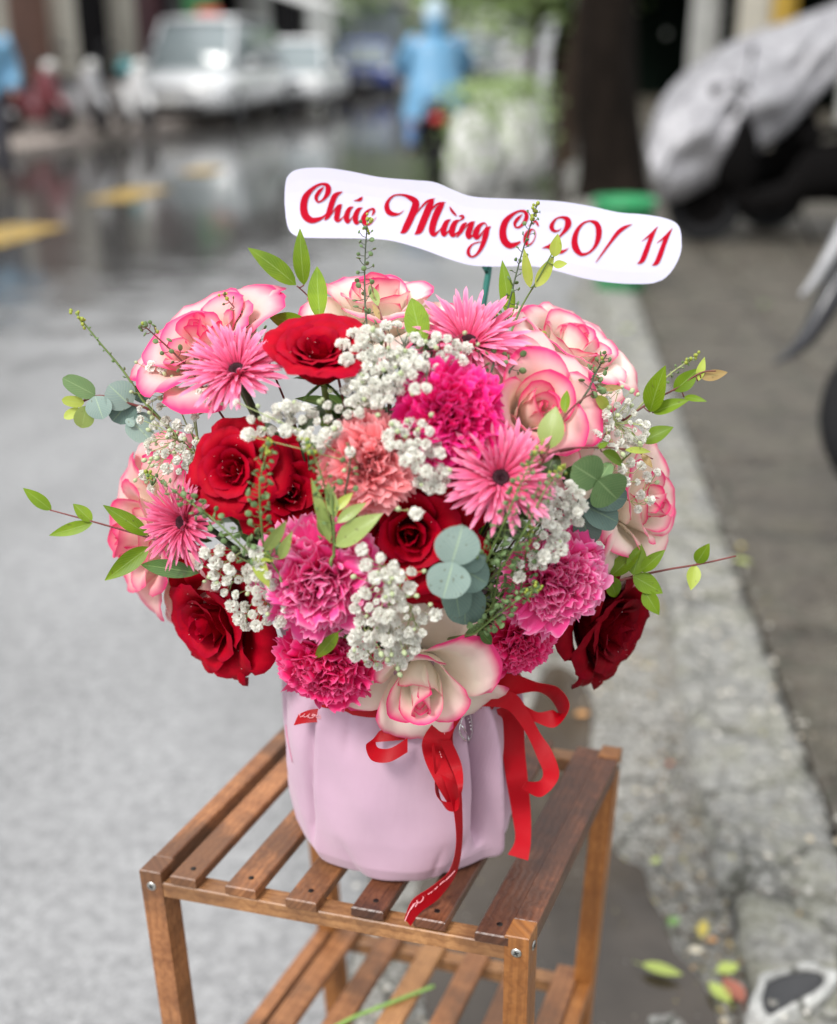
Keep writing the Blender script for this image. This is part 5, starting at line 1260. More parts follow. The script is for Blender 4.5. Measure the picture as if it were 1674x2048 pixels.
def loft(name, st, mat, parent, n=20, pw=3.2, smooth=True):
    """stations (x, z0, z1, halfwidth, top width factor): rounded box sections along x"""
    V = []
    for x, z0, z1, hw, tf in st:
        zc, hz = (z0+z1)/2, (z1-z0)/2
        for k in range(n):
            a = 2*PI*(k+.5)/n; c, s = math.cos(a), math.sin(a); cx = math.copysign(abs(c)**(2/pw), c); sz = math.copysign(abs(s)**(2/pw), s)
            f = tf if sz > 0 else 1; V.append(Vector((x, cx*hw*(1+(f-1)*max(sz, 0)), zc+sz*hz)))
    F = grid_faces(len(st), n, True)+[tuple(range(n))[::-1], tuple(range((len(st)-1)*n, len(st)*n))]
    return mk(name, V, F, mat, parent, smooth=smooth, world=False)
def car(label, loc, ang, mat, L=4.4, W=1.78, H=1.62, suv=True, group='cars in the street', roofsign=False):
    th = thing('car', label, 'car', loc, Matrix.Rotation(ang, 3, 'Z'), group); h = L/2
    bl = .92 if suv else .80; hw = W/2
    loft('body', [(h, .42, .62, hw*.80, .95), (h-.08, .26, .80, hw*.93, .95), (h-.5, .20, bl-.04, hw, .94), (h-1.15, .20, bl+.06, hw, .92), (0, .20, bl+.08, hw, .92), (-h+.9, .20, bl+.10, hw, .92), (-h+.15, .24, bl+.06, hw*.96, .9), (-h, .36, .80, hw*.85, .9)], mat, th, 28, 4.5)
    rr_ = -h+.25 if suv else -h+.75
    loft('cabin', [(h-1.05, bl, bl+.06, hw*.86, .95), (h-1.75, bl-.02, H-.04, hw*.88, .80), (h-2.1, bl-.02, H-.01, hw*.88, .78), (rr_+.45, bl-.02, H-.02, hw*.87, .78), (rr_, bl-.02, bl+.10, hw*.84, .9)], M_GLASS, th, 24, 5)
    loft('roof', [(h-1.68, H-.08, H-.02, hw*.66, .9), (h-2.1, H-.05, H+.03, hw*.72, .9), (rr_+.55, H-.06, H+.02, hw*.72, .9), (rr_+.40, H-.12, H-.04, hw*.66, .9)], mat, th, 20, 3)
    for s in (-1, 1):
        b = MB(); b.tube([(h-1.08, s*hw*.80, bl+.03), (h-1.70, s*hw*.67, H-.04)], .035, 6); b.build('pillar', mat, th, world=False)
        b = MB(); b.tube([(h-2.65, s*hw*.88, bl+.03), (h-2.65, s*hw*.68, H-.04)], .035, 6); b.build('pillar', M_BLK, th, world=False)
        loft('headlight', [(h-.02, .64, .74, .12, 1), (h-.16, .60, .80, .19, 1), (h-.3, .66, .80, .12, 1)], M_LAMPG, th, 12, 2.5).location = (0, s*hw*.68, 0)
        loft('mirror', [(h-1.22, bl+.08, bl+.20, .06, 1), (h-1.34, bl+.06, bl+.22, .10, 1)], mat, th, 10, 2.5).location = (0, s*(hw+.10), 0)
        for x in (h-.85, -h+.85): wheel(th, (x, s*(hw-.10), .33), (0, s, 0), .33, .21)
        b = MB(); b.box((h-2.5, s*(hw*.99), bl-.10), (.18, .02, .03)); b.build('door_handle', M_CHROME, th, world=False)
    b = MB(); b.box((h-.03, 0, .60), (.06, W*.48, .13), bev=.02); b.build('grille', M_BLK, th, world=False)
    b = MB(); b.box((h+.0, 0, .35), (.07, W*.62, .10), bev=.02); b.build('air_intake', M_BLK, th, world=False)
    b = MB(); b.box((h+.045, 0, .44), (.015, .47, .11), bev=.004); b.build('number_plate', M_LAMPG, th, world=False)
    if roofsign:
        b = MB(); b.box((h-2.3, 0, H+.10), (.16, .46, .13), bev=.03); b.build('roof_sign', simple('taxi_red', (.55, .05, .03), .4), th, world=False)
    return th
car('white taxi with a red roof sign coming down the wet street', G(430, 238), R(-90-11), M_CWHITE, 4.6, 2.1, 1.86, True, roofsign=True)
car('white saloon car following just behind the taxi', G(604, 218), R(-90-5), M_CWHITE, 4.4, 1.8, 1.5, False)
car('blue car farther up the street left of the rider', G(735, 188), R(-90), M_CBLUE, 4.3, 1.8, 1.5, False)
car('dark blue car parked beyond the rider under the trees', G(945, 178), R(-90-12), M_CDARK, 4.4, 1.8, 1.6, True)

def scooter(label, loc, ang, mat, steer=.15, group='parked motor scooters', lean=.06):
    M = Matrix.Rotation(ang, 3, 'Z') @ Matrix.Rotation(lean, 3, 'X')
    th = thing('motor_scooter', label, 'motor scooter', loc, M, group)
    for x in (.62, -.62): wheel(th, (x, 0, .27), (0, 1, 0), .27, .10)
    loft('body', [(-.95, .62, .70, .05, .9), (-.80, .52, .76, .13, .9), (-.40, .38, .74, .17, .9), (-.05, .30, .66, .15, .9), (.10, .22, .42, .16, .9), (.34, .20, .34, .16, .9), (.42, .24, .50, .14, .9)], mat, th, 18, 3)
    loft('front_shield', [(.30, .30, .70, .13, .8), (.42, .30, .98, .20, .75), (.54, .36, 1.00, .17, .7), (.64, .50, .92, .09, .7)], mat, th, 18, 2.6)
    loft('seat', [(-.86, .72, .79, .10, .9), (-.62, .73, .84, .15, .9), (-.20, .72, .80, .14, .9), (.02, .68, .74, .08, .9)], M_BLK, th, 16, 3)
    loft('mudguard', [(.30, .36, .46, .06, .8), (.50, .46, .58, .07, .7), (.72, .48, .58, .07, .7), (.90, .34, .44, .05, .8)], mat, th, 14, 2.2)
    b = MB(); b.tube([(.42, -.34, 1.00), (.50, -.12, 1.05), (.50, .12, 1.05), (.42, .34, 1.00)], .018, 8); b.build('handlebar', M_BLK, th, smooth=True, world=False)
    mk('headlight', *ellips((.60, 0, .98), (.09, .10, .08), 9, 14), M_LAMPG, th, world=False)
    mk('tail_light', *ellips((-.95, 0, .66), (.04, .10, .05), 7, 12), M_REDL, th, world=False)
    for s in (-1, 1):
        b = MB(); b.tube([(.44, s*.24, 1.03), (.42, s*.30, 1.20)], .007, 6); st_ = b.build('mirror_stalk', M_BLK, th, smooth=True, world=False)
        mk('mirror', *ellips((.42, s*.31, 1.24), (.015, .065, .045), 7, 12), M_BLK, th, world=False)
        b = MB(); b.tube([(.52, s*.06, .90), (.63, s*.07, .27)], .022, 8); b.build('fork', M_BLK, th, smooth=True, world=False)
    b = MB(); b.tube([(-.25, -.16, .30), (-.60, -.17, .32), (-.95, -.18, .38)], [.03, .05, .055], 10); b.build('exhaust', M_CHROME, th, smooth=True, world=False)
    b = MB(); b.tube([(-.02, .10, .22), (-.12, .26, .01)], .012, 6); b.build('side_stand', M_BLK, th, world=False)
    return th
M_SGREY = simple('scooter_grey', (.40, .40, .41), .3, coat=.5); M_SDARK = simple('scooter_dark', (.012, .009, .010), .7, spec=.15); M_SRED = simple('scooter_red', (.16, .03, .04), .3, coat=.5)
M_SWHITE = simple('scooter_white', (.62, .62, .62), .3, coat=.5)
scooter('white scooter parked on the far left pavement beside the taxi', G(275, 262, .10), R(-60), M_SWHITE)
scooter('grey scooter parked at far left before the dark doorway', G(170, 262, .10), R(-50), M_SGREY)
scooter('dark red scooter parked at the far left edge of the street', G(75, 268, .10), R(-40), M_SRED)
hb = mk('helmet', *ellips(G(252, 150, 1.0), (.14, .16, .13), 10, 14), simple('helmet_teal', (.10, .42, .45), .3), None)
_c = G(275, 262, .10); hb.data.transform(Matrix.Translation(-G(252, 150, 1.0))); hb.location = _c+rotz(R(-60)) @ Vector((-.35, 0, .94))
setp(hb, 'teal helmet resting on the seat of the white scooter', 'helmet')

# ---- people
def skin_body(name, J, E_, mat, parent, sub=2):
    me = bpy.data.meshes.new(name); me.from_pydata([tuple(j[0]) for j in J], E_, []); me.materials.append(mat)
    o = obj(name, me, parent); m = o.modifiers.new('skin', 'SKIN'); m.use_smooth_shade = True
    for i, j in enumerate(J):
        me.skin_vertices[0].data[i].radius = (j[1], j[1] if len(j) < 3 else j[2]) 
    me.skin_vertices[0].data[0].use_root = True
    s = o.modifiers.new('sub', 'SUBSURF'); s.levels = sub; s.render_levels = sub
    return o
M_SKIN = simple('skin', (.45, .27, .20), .55); M_DENIM = simple('blue_trousers', (.12, .22, .42), .75); M_DTR = simple('dark_trousers', (.03, .03, .04), .8)
M_RAIN = simple('raincoat_blue', (.16, .37, .58), .35, var=.10, scale=6, trans=.1)
def figure(label, loc, ang, pose, coat, trous, group=None, helmet=None):
    th = thing('person', label, 'person', loc, Matrix.Rotation(ang, 3, 'Z'), group)
    P = pose   # dict of joints in local metres, x forward, y left
    J = []; E_ = []; idx = {}
    def add(k, v, r, ry=None, par=None):
        idx[k] = len(J); J.append((Vector(v), r) if ry is None else (Vector(v), r, ry))
        if par: E_.append((idx[par], idx[k]))
    add('pelvis', P['pelvis'], .15, .12); add('waist', P['waist'], .13, .11, 'pelvis'); add('chest', P['chest'], .16, .12, 'waist'); add('neck', P['neck'], .06, None, 'chest'); add('jaw', Vector(P['head'])-Vector((-.01, 0, .06)), .07, .075, 'neck'); add('head', Vector(P['head'])+Vector((0, 0, .06)), .095, .085, 'jaw')
    for s, n in ((1, 'l'), (-1, 'r')):
        add('sh'+n, P['sh'+n], .065, None, 'chest'); add('el'+n, P['el'+n], .045, None, 'sh'+n); add('wr'+n, P['wr'+n], .03, None, 'el'+n); h = Vector(P['wr'+n]); d = (h-Vector(P['el'+n])).normalized(); add('ha'+n, h+d*.08, .038, .02, 'wr'+n)
        add('hp'+n, Vector(P['pelvis'])+Vector((0, s*.09, -.03)), .10, None, 'pelvis'); add('kn'+n, P['kn'+n], .065, None, 'hp'+n); add('an'+n, P['an'+n], .042, None, 'kn'+n); add('to'+n, Vector(P['an'+n])+Vector((.17, 0, -.05)), .04, .03, 'an'+n)
    skin_body('body', J, E_, M_SKIN, th)
    # trousers and shoes
    for s, n in ((1, 'l'), (-1, 'r')):
        hp = Vector(P['pelvis'])+Vector((0, s*.09, 0)); mk('trouser_leg', *tube([Vector(p) for p in spline([tuple(hp), tuple(P['kn'+n]), tuple(Vector(P['an'+n])+Vector((0, 0, .03)))], 5)], [.115, .112, .108, .10, .095, .088, .084, .08, .076, .072, .07], 12), trous, th, world=False)
        a = Vector(P['an'+n]); mk('shoe', *ellips(a+Vector((.06, 0, -.035)), (.14, .05, .05), 8, 12), M_BLK, th, world=False)
    # coat: stations down the trunk plus sleeves
    st = []; c = [Vector(P['neck']), Vector(P['chest'])+Vector((0, 0, .10)), Vector(P['chest']), Vector(P['waist']), Vector(P['pelvis']), Vector(P['pelvis'])+Vector((.02, 0, -.28))]
    rad = [(.075, .075), (.14, .22), (.19, .25), (.21, .27), (.25, .31), (.30, .37)] if coat[1] else [(.07, .07), (.12, .20), (.15, .21), (.15, .19), (.16, .19), (.165, .195)]
    if not coat[1]: c = c[:-1]+[Vector(P['pelvis'])+Vector((0, 0, -.06))]
    V = []; n = 28; rr = random.Random(4)
    sp_ = spline([tuple(a)+tuple(r_) for a, r_ in zip(c, rad)], 5)
    for i, s_ in enumerate(sp_):
        for k in range(n):
            a = 2*PI*k/n; f = 1+(.045*math.sin(a*7+i*.25)+.03*math.sin(a*11-i*.2))*(i/len(sp_)); V.append(Vector((s_[0]+s_[3]*f*math.cos(a), s_[1]+s_[4]*f*math.sin(a), s_[2])))
    mk('coat', V, grid_faces(len(sp_), n, True), coat[0], th, world=False)
    for n_ in 'lr':
        mk('sleeve', *tube([Vector(p) for p in spline([tuple(P['sh'+n_]), tuple(P['el'+n_]), tuple(Vector(P['wr'+n_]))], 5)], [.11, .115, .11, .10, .10, .095, .09, .085, .08, .075, .07], 12), coat[0], th, world=False)
    hd = Vector(P['head'])
    if helmet:
        V, F = ellips(hd+Vector((-.01, 0, .07)), (.145, .13, .14), 12, 18); mk('helmet', V, F, helmet, th, world=False)
        mk('hood', *ellips(hd+Vector((-.05, 0, -.04)), (.12, .115, .12), 9, 14), coat[0], th, world=False)
    else:
        mk('hair', *ellips(hd+Vector((-.015, 0, .055)), (.115, .10, .125), 10, 14), M_BLK, th, world=False)
    return th
sit = dict(pelvis=(-.25, 0, .92), waist=(-.24, 0, 1.08), chest=(-.20, 0, 1.28), neck=(-.16, 0, 1.48), head=(-.14, 0, 1.60), shl=(-.17, .19, 1.40), shr=(-.17, -.19, 1.40), ell=(.02, .34, 1.16), elr=(.02, -.34, 1.16),
           wrl=(.30, .30, 1.06), wrr=(.30, -.30, 1.06), knl=(.18, .22, .70), knr=(.18, -.22, .70), anl=(.08, .24, .28), anr=(.08, -.24, .28))
rp_ = G(868, 352); aR = R(92)
scooter('dark motor scooter carrying the rider in the blue raincoat', rp_, aR, M_SDARK, group='motor scooters on the road', lean=0)
figure('person in a blue raincoat and pale helmet riding away on a scooter', rp_, aR, sit, (M_RAIN, True), M_DENIM, helmet=simple('helmet_pale', (.45, .58, .66), .3))
walk = dict(pelvis=(0, 0, .93), waist=(0, 0, 1.08), chest=(.02, 0, 1.30), neck=(.03, 0, 1.50), head=(.05, 0, 1.61), shl=(.02, .18, 1.41), shr=(.02, -.18, 1.41), ell=(-.08, .26, 1.16), elr=(.10, -.26, 1.16), wrl=(.05, .27, .94), wrr=(.28, -.24, 1.02),
            knl=(.14, .10, .52), knr=(-.04, -.10, .50), anl=(.10, .10, .09), anr=(-.26, -.10, .13))
figure('person in a light blue jacket and dark trousers cut by the left edge', G(-4, 372), R(-75), walk, (simple('jacket_blue', (.20, .42, .62), .7, scale=6), False), M_DTR)

# ---- left pavement and shop houses
L0, L1 = G(-420, 392), G(640, 206); LD = (L1-L0); LD.z = 0; LL = LD.length; LD.normalize(); LN = Vector((-LD.y, LD.x, 0))
def LP(s, n, z=0): p = L0+LD*s+LN*n; return Vector((p.x, p.y, z))
M_FARP = concrete('far_pavement_mat', (.42, .36, .33), (.54, .46, .42), .2, .6)
def prism(name, q, z0, z1, mat, parent=None):
    q = [Vector(p) for p in q]; V = [Vector((p.x, p.y, z0)) for p in q]+[Vector((p.x, p.y, z1)) for p in q]; n = len(q)
    F = [(k, (k+1) % n, n+(k+1) % n, n+k) for k in range(n)]+[tuple(range(n))[::-1], tuple(range(n, 2*n))]
    return mk(name, V, F, mat, parent, smooth=False)
setp(prism('far_pavement', [LP(-6, 0), LP(LL+60, 0), LP(LL+60, 14), LP(-6, 14)], -.01, .10, M_FARP), kind='structure')
def sfront(px, n):
    """distance along the far frontage (set back n) under image column px"""
    a = LP(0, n); r0 = ray(px, 92); d = Vector((r0.x, r0.y)); e = Vector((LD.x, LD.y)); o = Vector((a.x, a.y))
    det = d.x*(-e.y)+e.x*d.y; return (d.x*(-o.y)+o.x*d.y)/-det if False else ((o.x*d.y-o.y*d.x)/(d.x*e.y-d.y*e.x))
NB = 2.4
def shop(label, x0, x1, wallm, panels, H=6.5, depth=9, group='shop houses on the far side of the street'):
    s0, s1 = sfront(x0, NB), sfront(x1, NB); c = LP((s0+s1)/2, NB)
    th = thing('shop_house', label, 'shop house', c, None, group)
    prism('wall', [LP(s0, NB+.6), LP(s1, NB+.6), LP(s1, NB+depth), LP(s0, NB+depth)], .1, H, wallm, th)
    prism('upper_wall', [LP(s0, NB), LP(s1, NB), LP(s1, NB+.597), LP(s0, NB+.597)], 3.0, H, wallm, th)
    for p in panels:
        a, b = sfront(p[0], NB), sfront(p[1], NB)
        prism(p[2], [LP(a, NB+p[4]), LP(b, NB+p[4]), LP(b, NB+p[4]+p[5]), LP(a, NB+p[4]+p[5])], .1, p[6] if len(p) > 6 else 2.99, p[3], th)
    # window above the shop
    for f in (.3, .7):
        m = s0+(s1-s0)*f; w = prism('window', [LP(m-.6, NB-.03), LP(m+.6, NB-.03), LP(m+.6, NB+.02), LP(m-.6, NB+.02)], 3.7, 5.2, M_BLK, th)
        prism('window_sill', [LP(m-.7, NB-.12), LP(m+.7, NB-.12), LP(m+.7, NB-.002), LP(m-.7, NB-.002)], 3.58, 3.66, wallm, th)
    return th
M_BROWN = simple('brown_wall', (.15, .075, .055), .7, scale=3); M_CREAM = simple('cream_wall', (.48, .45, .38), .8, scale=3); M_DKIN = simple('dark_interior', (.010, .009, .010), .9, spec=.1); M_MAR = simple('maroon_shutter', (.075, .02, .03), .6)  # M_DKIN: shade of the unlit shop insides painted onto solid slabs
M_GWALL = simple('grey_wall', (.40, .40, .38), .8, scale=3); M_PALE = simple('pale_wall', (.60, .61, .58), .8, scale=3); M_BLUEG = simple('blue_grey_wall', (.16, .19, .22), .8)
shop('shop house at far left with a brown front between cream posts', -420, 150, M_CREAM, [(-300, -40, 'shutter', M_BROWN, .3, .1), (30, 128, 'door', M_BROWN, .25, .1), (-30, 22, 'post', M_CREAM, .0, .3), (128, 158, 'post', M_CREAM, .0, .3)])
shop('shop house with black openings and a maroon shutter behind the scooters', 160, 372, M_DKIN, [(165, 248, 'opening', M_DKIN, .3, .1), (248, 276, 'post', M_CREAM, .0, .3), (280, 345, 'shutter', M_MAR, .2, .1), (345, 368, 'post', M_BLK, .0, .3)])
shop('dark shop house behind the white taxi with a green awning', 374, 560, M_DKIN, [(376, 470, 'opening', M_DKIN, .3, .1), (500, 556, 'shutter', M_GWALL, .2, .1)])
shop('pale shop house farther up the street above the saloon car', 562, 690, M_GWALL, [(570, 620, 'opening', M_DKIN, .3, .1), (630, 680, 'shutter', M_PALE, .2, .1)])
s_ = sfront(400, NB-1.2)
aw = thing('shop_sign', 'small green and red hanging sign above the taxi roof', 'sign', LP(s_, NB-1.2, 2.6))
prism('board', [LP(s_-.9, NB-1.3), LP(s_+.9, NB-1.3), LP(s_+.9, NB-1.24), LP(s_-.9, NB-1.24)], 1.92, 2.9, simple('sign_green', (.03, .20, .06), .5), aw)
prism('lower_board', [LP(s_-.9, NB-1.3), LP(s_+.9, NB-1.3), LP(s_+.9, NB-1.24), LP(s_-.9, NB-1.24)], 1.62, 1.915, simple('sign_red', (.5, .05, .04), .5), aw)
mk('bracket', *tube([LP(s_, NB-1.27, 2.85), LP(s_, NB+.0, 2.95)], .03, 6), M_BLK, aw)
# white slanting canopy beyond the taxi
s2 = sfront(500, NB-.2)
ca = thing('shop_canopy', 'white slanting canopy sheet above and behind the taxi', 'canopy', LP(s2, NB-.2, 2.5)); TMm = TM[ca.name]
V = []; 
for i in range(9):
    for j in range(5): V.append(LP(s2-2.2+4.6*i/8, NB-.1-2.4*j/4, 3.0-.75*j/4-.02*math.sin(i*2)*j))
o = mk('sheet', V, grid_faces(9, 5), simple('canopy_white', (.66, .66, .64), .6), ca); md = o.modifiers.new('t', 'SOLIDIFY'); md.thickness = .02
for i_ in (0, 8): mk('pole', *tube([V[i_*5+4], Vector((V[i_*5+4].x, V[i_*5+4].y, .1))], .03, 6), M_RIM, ca)

# ---- far end of the street
def block(label, px0, px1, dist, H, mat, nwin=4, dep=8):
    a = CAM+ray(px0, 92)*0; r0, r1 = ray(px0, 92), ray(px1, 92); a = Vector((r0.x/r0.y*dist, dist, 0)); b = Vector((r1.x/r1.y*dist, dist, 0))
    th = thing('far_building', label, 'building', (a+b)/2, None, 'buildings closing the far end of the street')
    prism('wall', [a, b, b+Vector((0, dep, 0)), a+Vector((0, dep, 0))], 0, H, mat, th)
    w = (b.x-a.x); 
    for f in range(int(H//3)):
        for k in range(nwin):
            x = a.x+w*(k+.5)/nwin; z = f*3+1.2
            o = MB(); o.box((x, dist-.02, z+.7), (w/nwin*.5, .12, 1.4)); o.build('window', M_GLASS, th)
            o = MB(); o.box((x, dist-.06, z-.06), (w/nwin*.6, .2, .1)); o.build('window_sill', mat, th)
    o = MB(); o.box(((a.x+b.x)/2, dist+dep/2, H+.15), (w+.5, dep+.5, .3)); o.build('roof', M_GWALL, th)
block('pale building closing the street above the saloon car', 560, 700, 62, 9, M_PALE)
block('dark low building behind the blue car', 640, 800, 50, 3.0, M_BLUEG, 5)
block('tall pale building seen between the street trees', 840, 1010, 80, 12, M_PALE)
block('grey building at the far end behind the rider', 740, 900, 70, 4.0, M_GWALL, 4)

# ---- trees
def bark(name, a, b):
    t = NT(name); c = t.co(sc=(1, 1, .3)); n = t.noise(9, 6, .7, vec=c); n2 = t.noise(1.4, 3, vec=t.co())
    col = t.ramp(n, [(.3, a), (.7, b)]); col = t.mix(t.math('MULTIPLY', t.ramp(n2, [(.5, 0), (.65, 1)]), .5), col, tuple(c_*1.3 for c_ in b)); return t.pbr(col, .95, bump=n, bs=.8, bd=.04, spec=.1)
M_BARK = bark('bark_dark', (.005, .0038, .003), (.018, .013, .010)); M_BARK2 = bark('bark_brown', (.03, .022, .016), (.08, .056, .04))
FOL = [simple('foliage_dark', (.035, .06, .022), .6, scale=2, var=.4, trans=.2), simple('foliage_mid', (.16, .25, .07), .6, scale=2, var=.35, trans=.25), simple('foliage_pale', (.36, .48, .20), .6, scale=2, var=.3, trans=.3)]
def tree(label, base, H, r, crown, mat=M_BARK, fol=1, n=1500, ls=.12, lean=(0, 0), seed=1, roots=True):
    """crown: (centre height, radius xy, radius z)"""
    rr = random.Random(seed); th = thing('tree', label, 'tree', base, None, 'street trees'); B = Vector(base); top = B+Vector((lean[0], lean[1], H))
    b = MB(); ring = []
    pts = [B+Vector((0, 0, -.1)), B+Vector((0, 0, .25)), B.lerp(top, .25), B.lerp(top, .55)+Vector((.1, .05, 0)), top]
    P = [Vector(p) for p in spline([tuple(p) for p in pts], 6)]; V = []; nn = 20
    for i, p in enumerate(P):
        f = i/(len(P)-1); rad = r*(1-.55*f)*(1+.55*math.exp(-f*14))
        for k in range(nn):
            a = 2*PI*k/nn; q = 1+.10*math.sin(a*5+f*3)+.06*math.sin(a*9-f*8)+(.20*math.exp(-f*12)*math.sin(a*4+1)); V.append(p+Vector((math.cos(a)*rad*q, math.sin(a)*rad*q, 0)))
    mk('trunk', V, grid_faces(len(P), nn, True), mat, th)
    cz, rxy, rz = crown; C = B+Vector((lean[0], lean[1], cz)); limbs = []
    for k in range(7):
        a = k*2.4+rr.random(); s = B.lerp(top, .55+.4*rr.random()); e = C+Vector((math.cos(a)*rxy*.75, math.sin(a)*rxy*.75, rr.uniform(-.3, .5)*rz)); limbs.append((s, e))
        mk('limb', *tube([Vector(p) for p in spline([tuple(s), tuple(s.lerp(e, .5)+Vector((0, 0, .15*rxy))), tuple(e)], 5)], [r*.34*(1-.8*i/10) for i in range(11)], 8), mat, th)
    clumps = [C+Vector((rr.gauss(0, .5)*rxy, rr.gauss(0, .5)*rxy, rr.gauss(0, .45)*rz)) for _ in range(34)]
    V = []; F = []
    for k in range(n):
        c = rr.choice(clumps); s = rxy*.22; p = c+Vector((rr.gauss(0, s), rr.gauss(0, s), rr.gauss(0, s*.7))); u = Vector((rr.gauss(0, 1), rr.gauss(0, 1), rr.gauss(0, .6))).normalized(); w = u.orthogonal().normalized()*.5*ls*rr.uniform(.6, 1.3); u = u*ls*rr.uniform(.7, 1.4)
        n0 = len(V); V += [p-u, p+w, p+u, p-w]; F.append((n0, n0+1, n0+2, n0+3))
    o = mk('crown', V, F, FOL[fol], th, smooth=False); o['kind'] = 'stuff'
tree('thick dark tree trunk standing on the right pavement beside the covered bike', G(1222, 405), 4.2, .36, (5.4, 2.4, 1.3), M_BARK, 0, 2600, .14, (-.45, .3), 3)
tree('slim brown tree trunk just left of the thick dark tree', G(1130, 330), 4.0, .15, (5.2, 1.8, 1.2), M_BARK2, 1, 1500, .14, (.15, .2), 4)
tree('pale green tree farther along the right pavement', G(1060, 200), 3.6, .20, (3.6, 2.8, 2.0), M_BARK2, 2, 2600, .20, (0, 0), 5)
tree('mid green tree beyond the parked dark car', Vector((4.0, 36, 0)), 4.0, .22, (4.1, 2.6, 2.2), M_BARK2, 2, 2400, .22, (0, 0), 6)
tree('far green tree over the middle of the street', Vector((-3.6, 52, 0)), 4.2, .22, (4.4, 3.6, 2.2), M_BARK, 1, 2400, .26, (0, 0), 7)
tree('far tree at the left above the pale shop house', Vector((-7.0, 44, 0)), 4.4, .22, (4.6, 3.0, 2.2), M_BARK, 1, 2200, .24, (0, 0), 8)
tree('olive green tree behind the rider helmet', Vector((1.2, 60, 0)), 4.6, .22, (4.8, 4.2, 2.6), M_BARK, 1, 2600, .28, (0, 0), 9)
tree('tree with dense low leaves between the pale tree and the thick trunk', G(1120, 190), 3.4, .22, (3.0, 2.0, 1.8), M_BARK, 1, 2600, .16, (0, 0), 10)

# ---- right side: dark open shop
RB0, RB1 = G(1235, 205), G(2100, 300); rbd = (RB1-RB0).normalized(); rbn = Vector((-rbd.y, rbd.x, 0)); RL = (RB1-RB0).length
def RBP(s, n): return RB0+rbd*s+rbn*n
def rfront(px):
    r0 = ray(px, 92); o = RB0; return (o.x*r0.y-o.y*r0.x)/(r0.x*rbd.y-r0.y*rbd.x)
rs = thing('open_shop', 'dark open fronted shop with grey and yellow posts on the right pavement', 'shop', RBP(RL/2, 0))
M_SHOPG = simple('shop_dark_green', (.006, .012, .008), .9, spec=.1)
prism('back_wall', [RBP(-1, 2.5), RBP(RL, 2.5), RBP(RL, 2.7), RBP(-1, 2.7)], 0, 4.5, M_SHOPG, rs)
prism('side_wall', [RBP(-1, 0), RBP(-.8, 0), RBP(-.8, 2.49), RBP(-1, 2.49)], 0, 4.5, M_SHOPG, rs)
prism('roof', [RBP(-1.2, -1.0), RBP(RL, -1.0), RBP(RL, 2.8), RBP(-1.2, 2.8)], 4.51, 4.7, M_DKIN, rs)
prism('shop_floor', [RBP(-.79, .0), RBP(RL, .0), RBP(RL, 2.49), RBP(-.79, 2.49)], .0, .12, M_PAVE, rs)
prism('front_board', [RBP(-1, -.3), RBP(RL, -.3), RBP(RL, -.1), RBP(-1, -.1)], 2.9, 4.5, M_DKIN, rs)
for a_, b_, m_ in ((1385, 1425, M_GWALL), (1478, 1535, M_CREAM), (1546, 1572, simple('post_yellow', (.50, .32, .05), .6)), (1700, 1760, M_GWALL)):
    a, b = rfront(a_), rfront(b_); prism('post', [RBP(a, -.09), RBP(b, -.09), RBP(b, .15), RBP(a, .15)], .05, 4.49, m_, rs)
for px_, py_, r_ in ((1333, 67, 15), (1292, 200, 14), (1445, 18, 16)):
    t_ = 1.0; p = CAM+ray(px_, py_)*((RB0-CAM).dot(rbn)+1.2)/ray(px_, py_).dot(rbn)
    w = thing('wall_lamp', 'round pale lamp glass hanging %s in the dark shop' % ('highest near the grey post' if py_ == 18 else 'low beside the thick trunk' if py_ == 200 else 'between the trunk and the grey post'), 'lamp', p, None, 'round pale glasses in the dark shop')
    mk('glass', *ellips(p, (.07, .07, .08), 9, 14), M_PALE, w); mk('rod', *tube([p+Vector((0, 0, .07)), Vector((p.x, p.y, 4.5))], .01, 5), M_BLK, w)

# ---- covered motorbike on the right
RIMM[0] = simple('rim_dark', (.03, .03, .03), .5)
cb0 = G(1500, 492, .06)
M_TARP = NT('silver_cover'); t = M_TARP; n_ = t.noise(9, 5, .6, vec=t.co(sc=(1, 1, 1)))
M_TARP = t.pbr(t.ramp(n_, [(.3, (.22, .215, .23)), (.7, (.40, .395, .41))]), .38, bump=n_, bs=.6, bd=.03, metal=.25)
cv = scooter('motorbike under a crumpled silver cover on the right pavement', cb0+Vector((.32, .10, 0)), R(180-10), M_SDARK, lean=.05, group='motorbikes on the right pavement')
dcv = depth_of(cb0)
top = [(1292, 290), (1320, 205), (1375, 140), (1440, 95), (1510, 62), (1580, 40), (1650, 15), (1740, -25), (1830, -60)]
bot = [(1322, 408), (1365, 398), (1415, 372), (1460, 345), (1515, 305), (1575, 262), (1640, 190), (1740, 110), (1830, 60)]
V = []; nu, nv = 49, 19
tp_ = spline([tuple(map(float, p)) for p in top], 6); bt_ = spline([tuple(map(float, p)) for p in bot], 6); rr = random.Random(8)
for i in range(49):
    for j in range(nv*2-2):
        jj = j if j < nv else (2*nv-2-j); f = jj/(nv-1); side = 1 if j < nv else -1
        x = tp_[i][0]*(1-f)+bt_[i][0]*f; y = tp_[i][1]*(1-f)+bt_[i][1]*f
        bul = .26*math.sin(PI*f)*(.35+.65*math.sin(PI*min(1, .1+i/40)))
        wr = .030*math.sin(f*17+i*.23+1.3*math.sin(i*.35))+.022*math.sin(f*9-i*.5)+.014*math.sin(i*1.1+f*23)
        V.append(Wp(x, y, dcv-.02-side*(bul+.0)+wr*math.sin(PI*f)*(1 if side > 0 else .6)))
mk('silver_cover', V, grid_faces(49, nv*2-2, True), M_TARP, cv)
M_BB = simple('bike_black', (.004, .0035, .0035), .85, spec=.06)

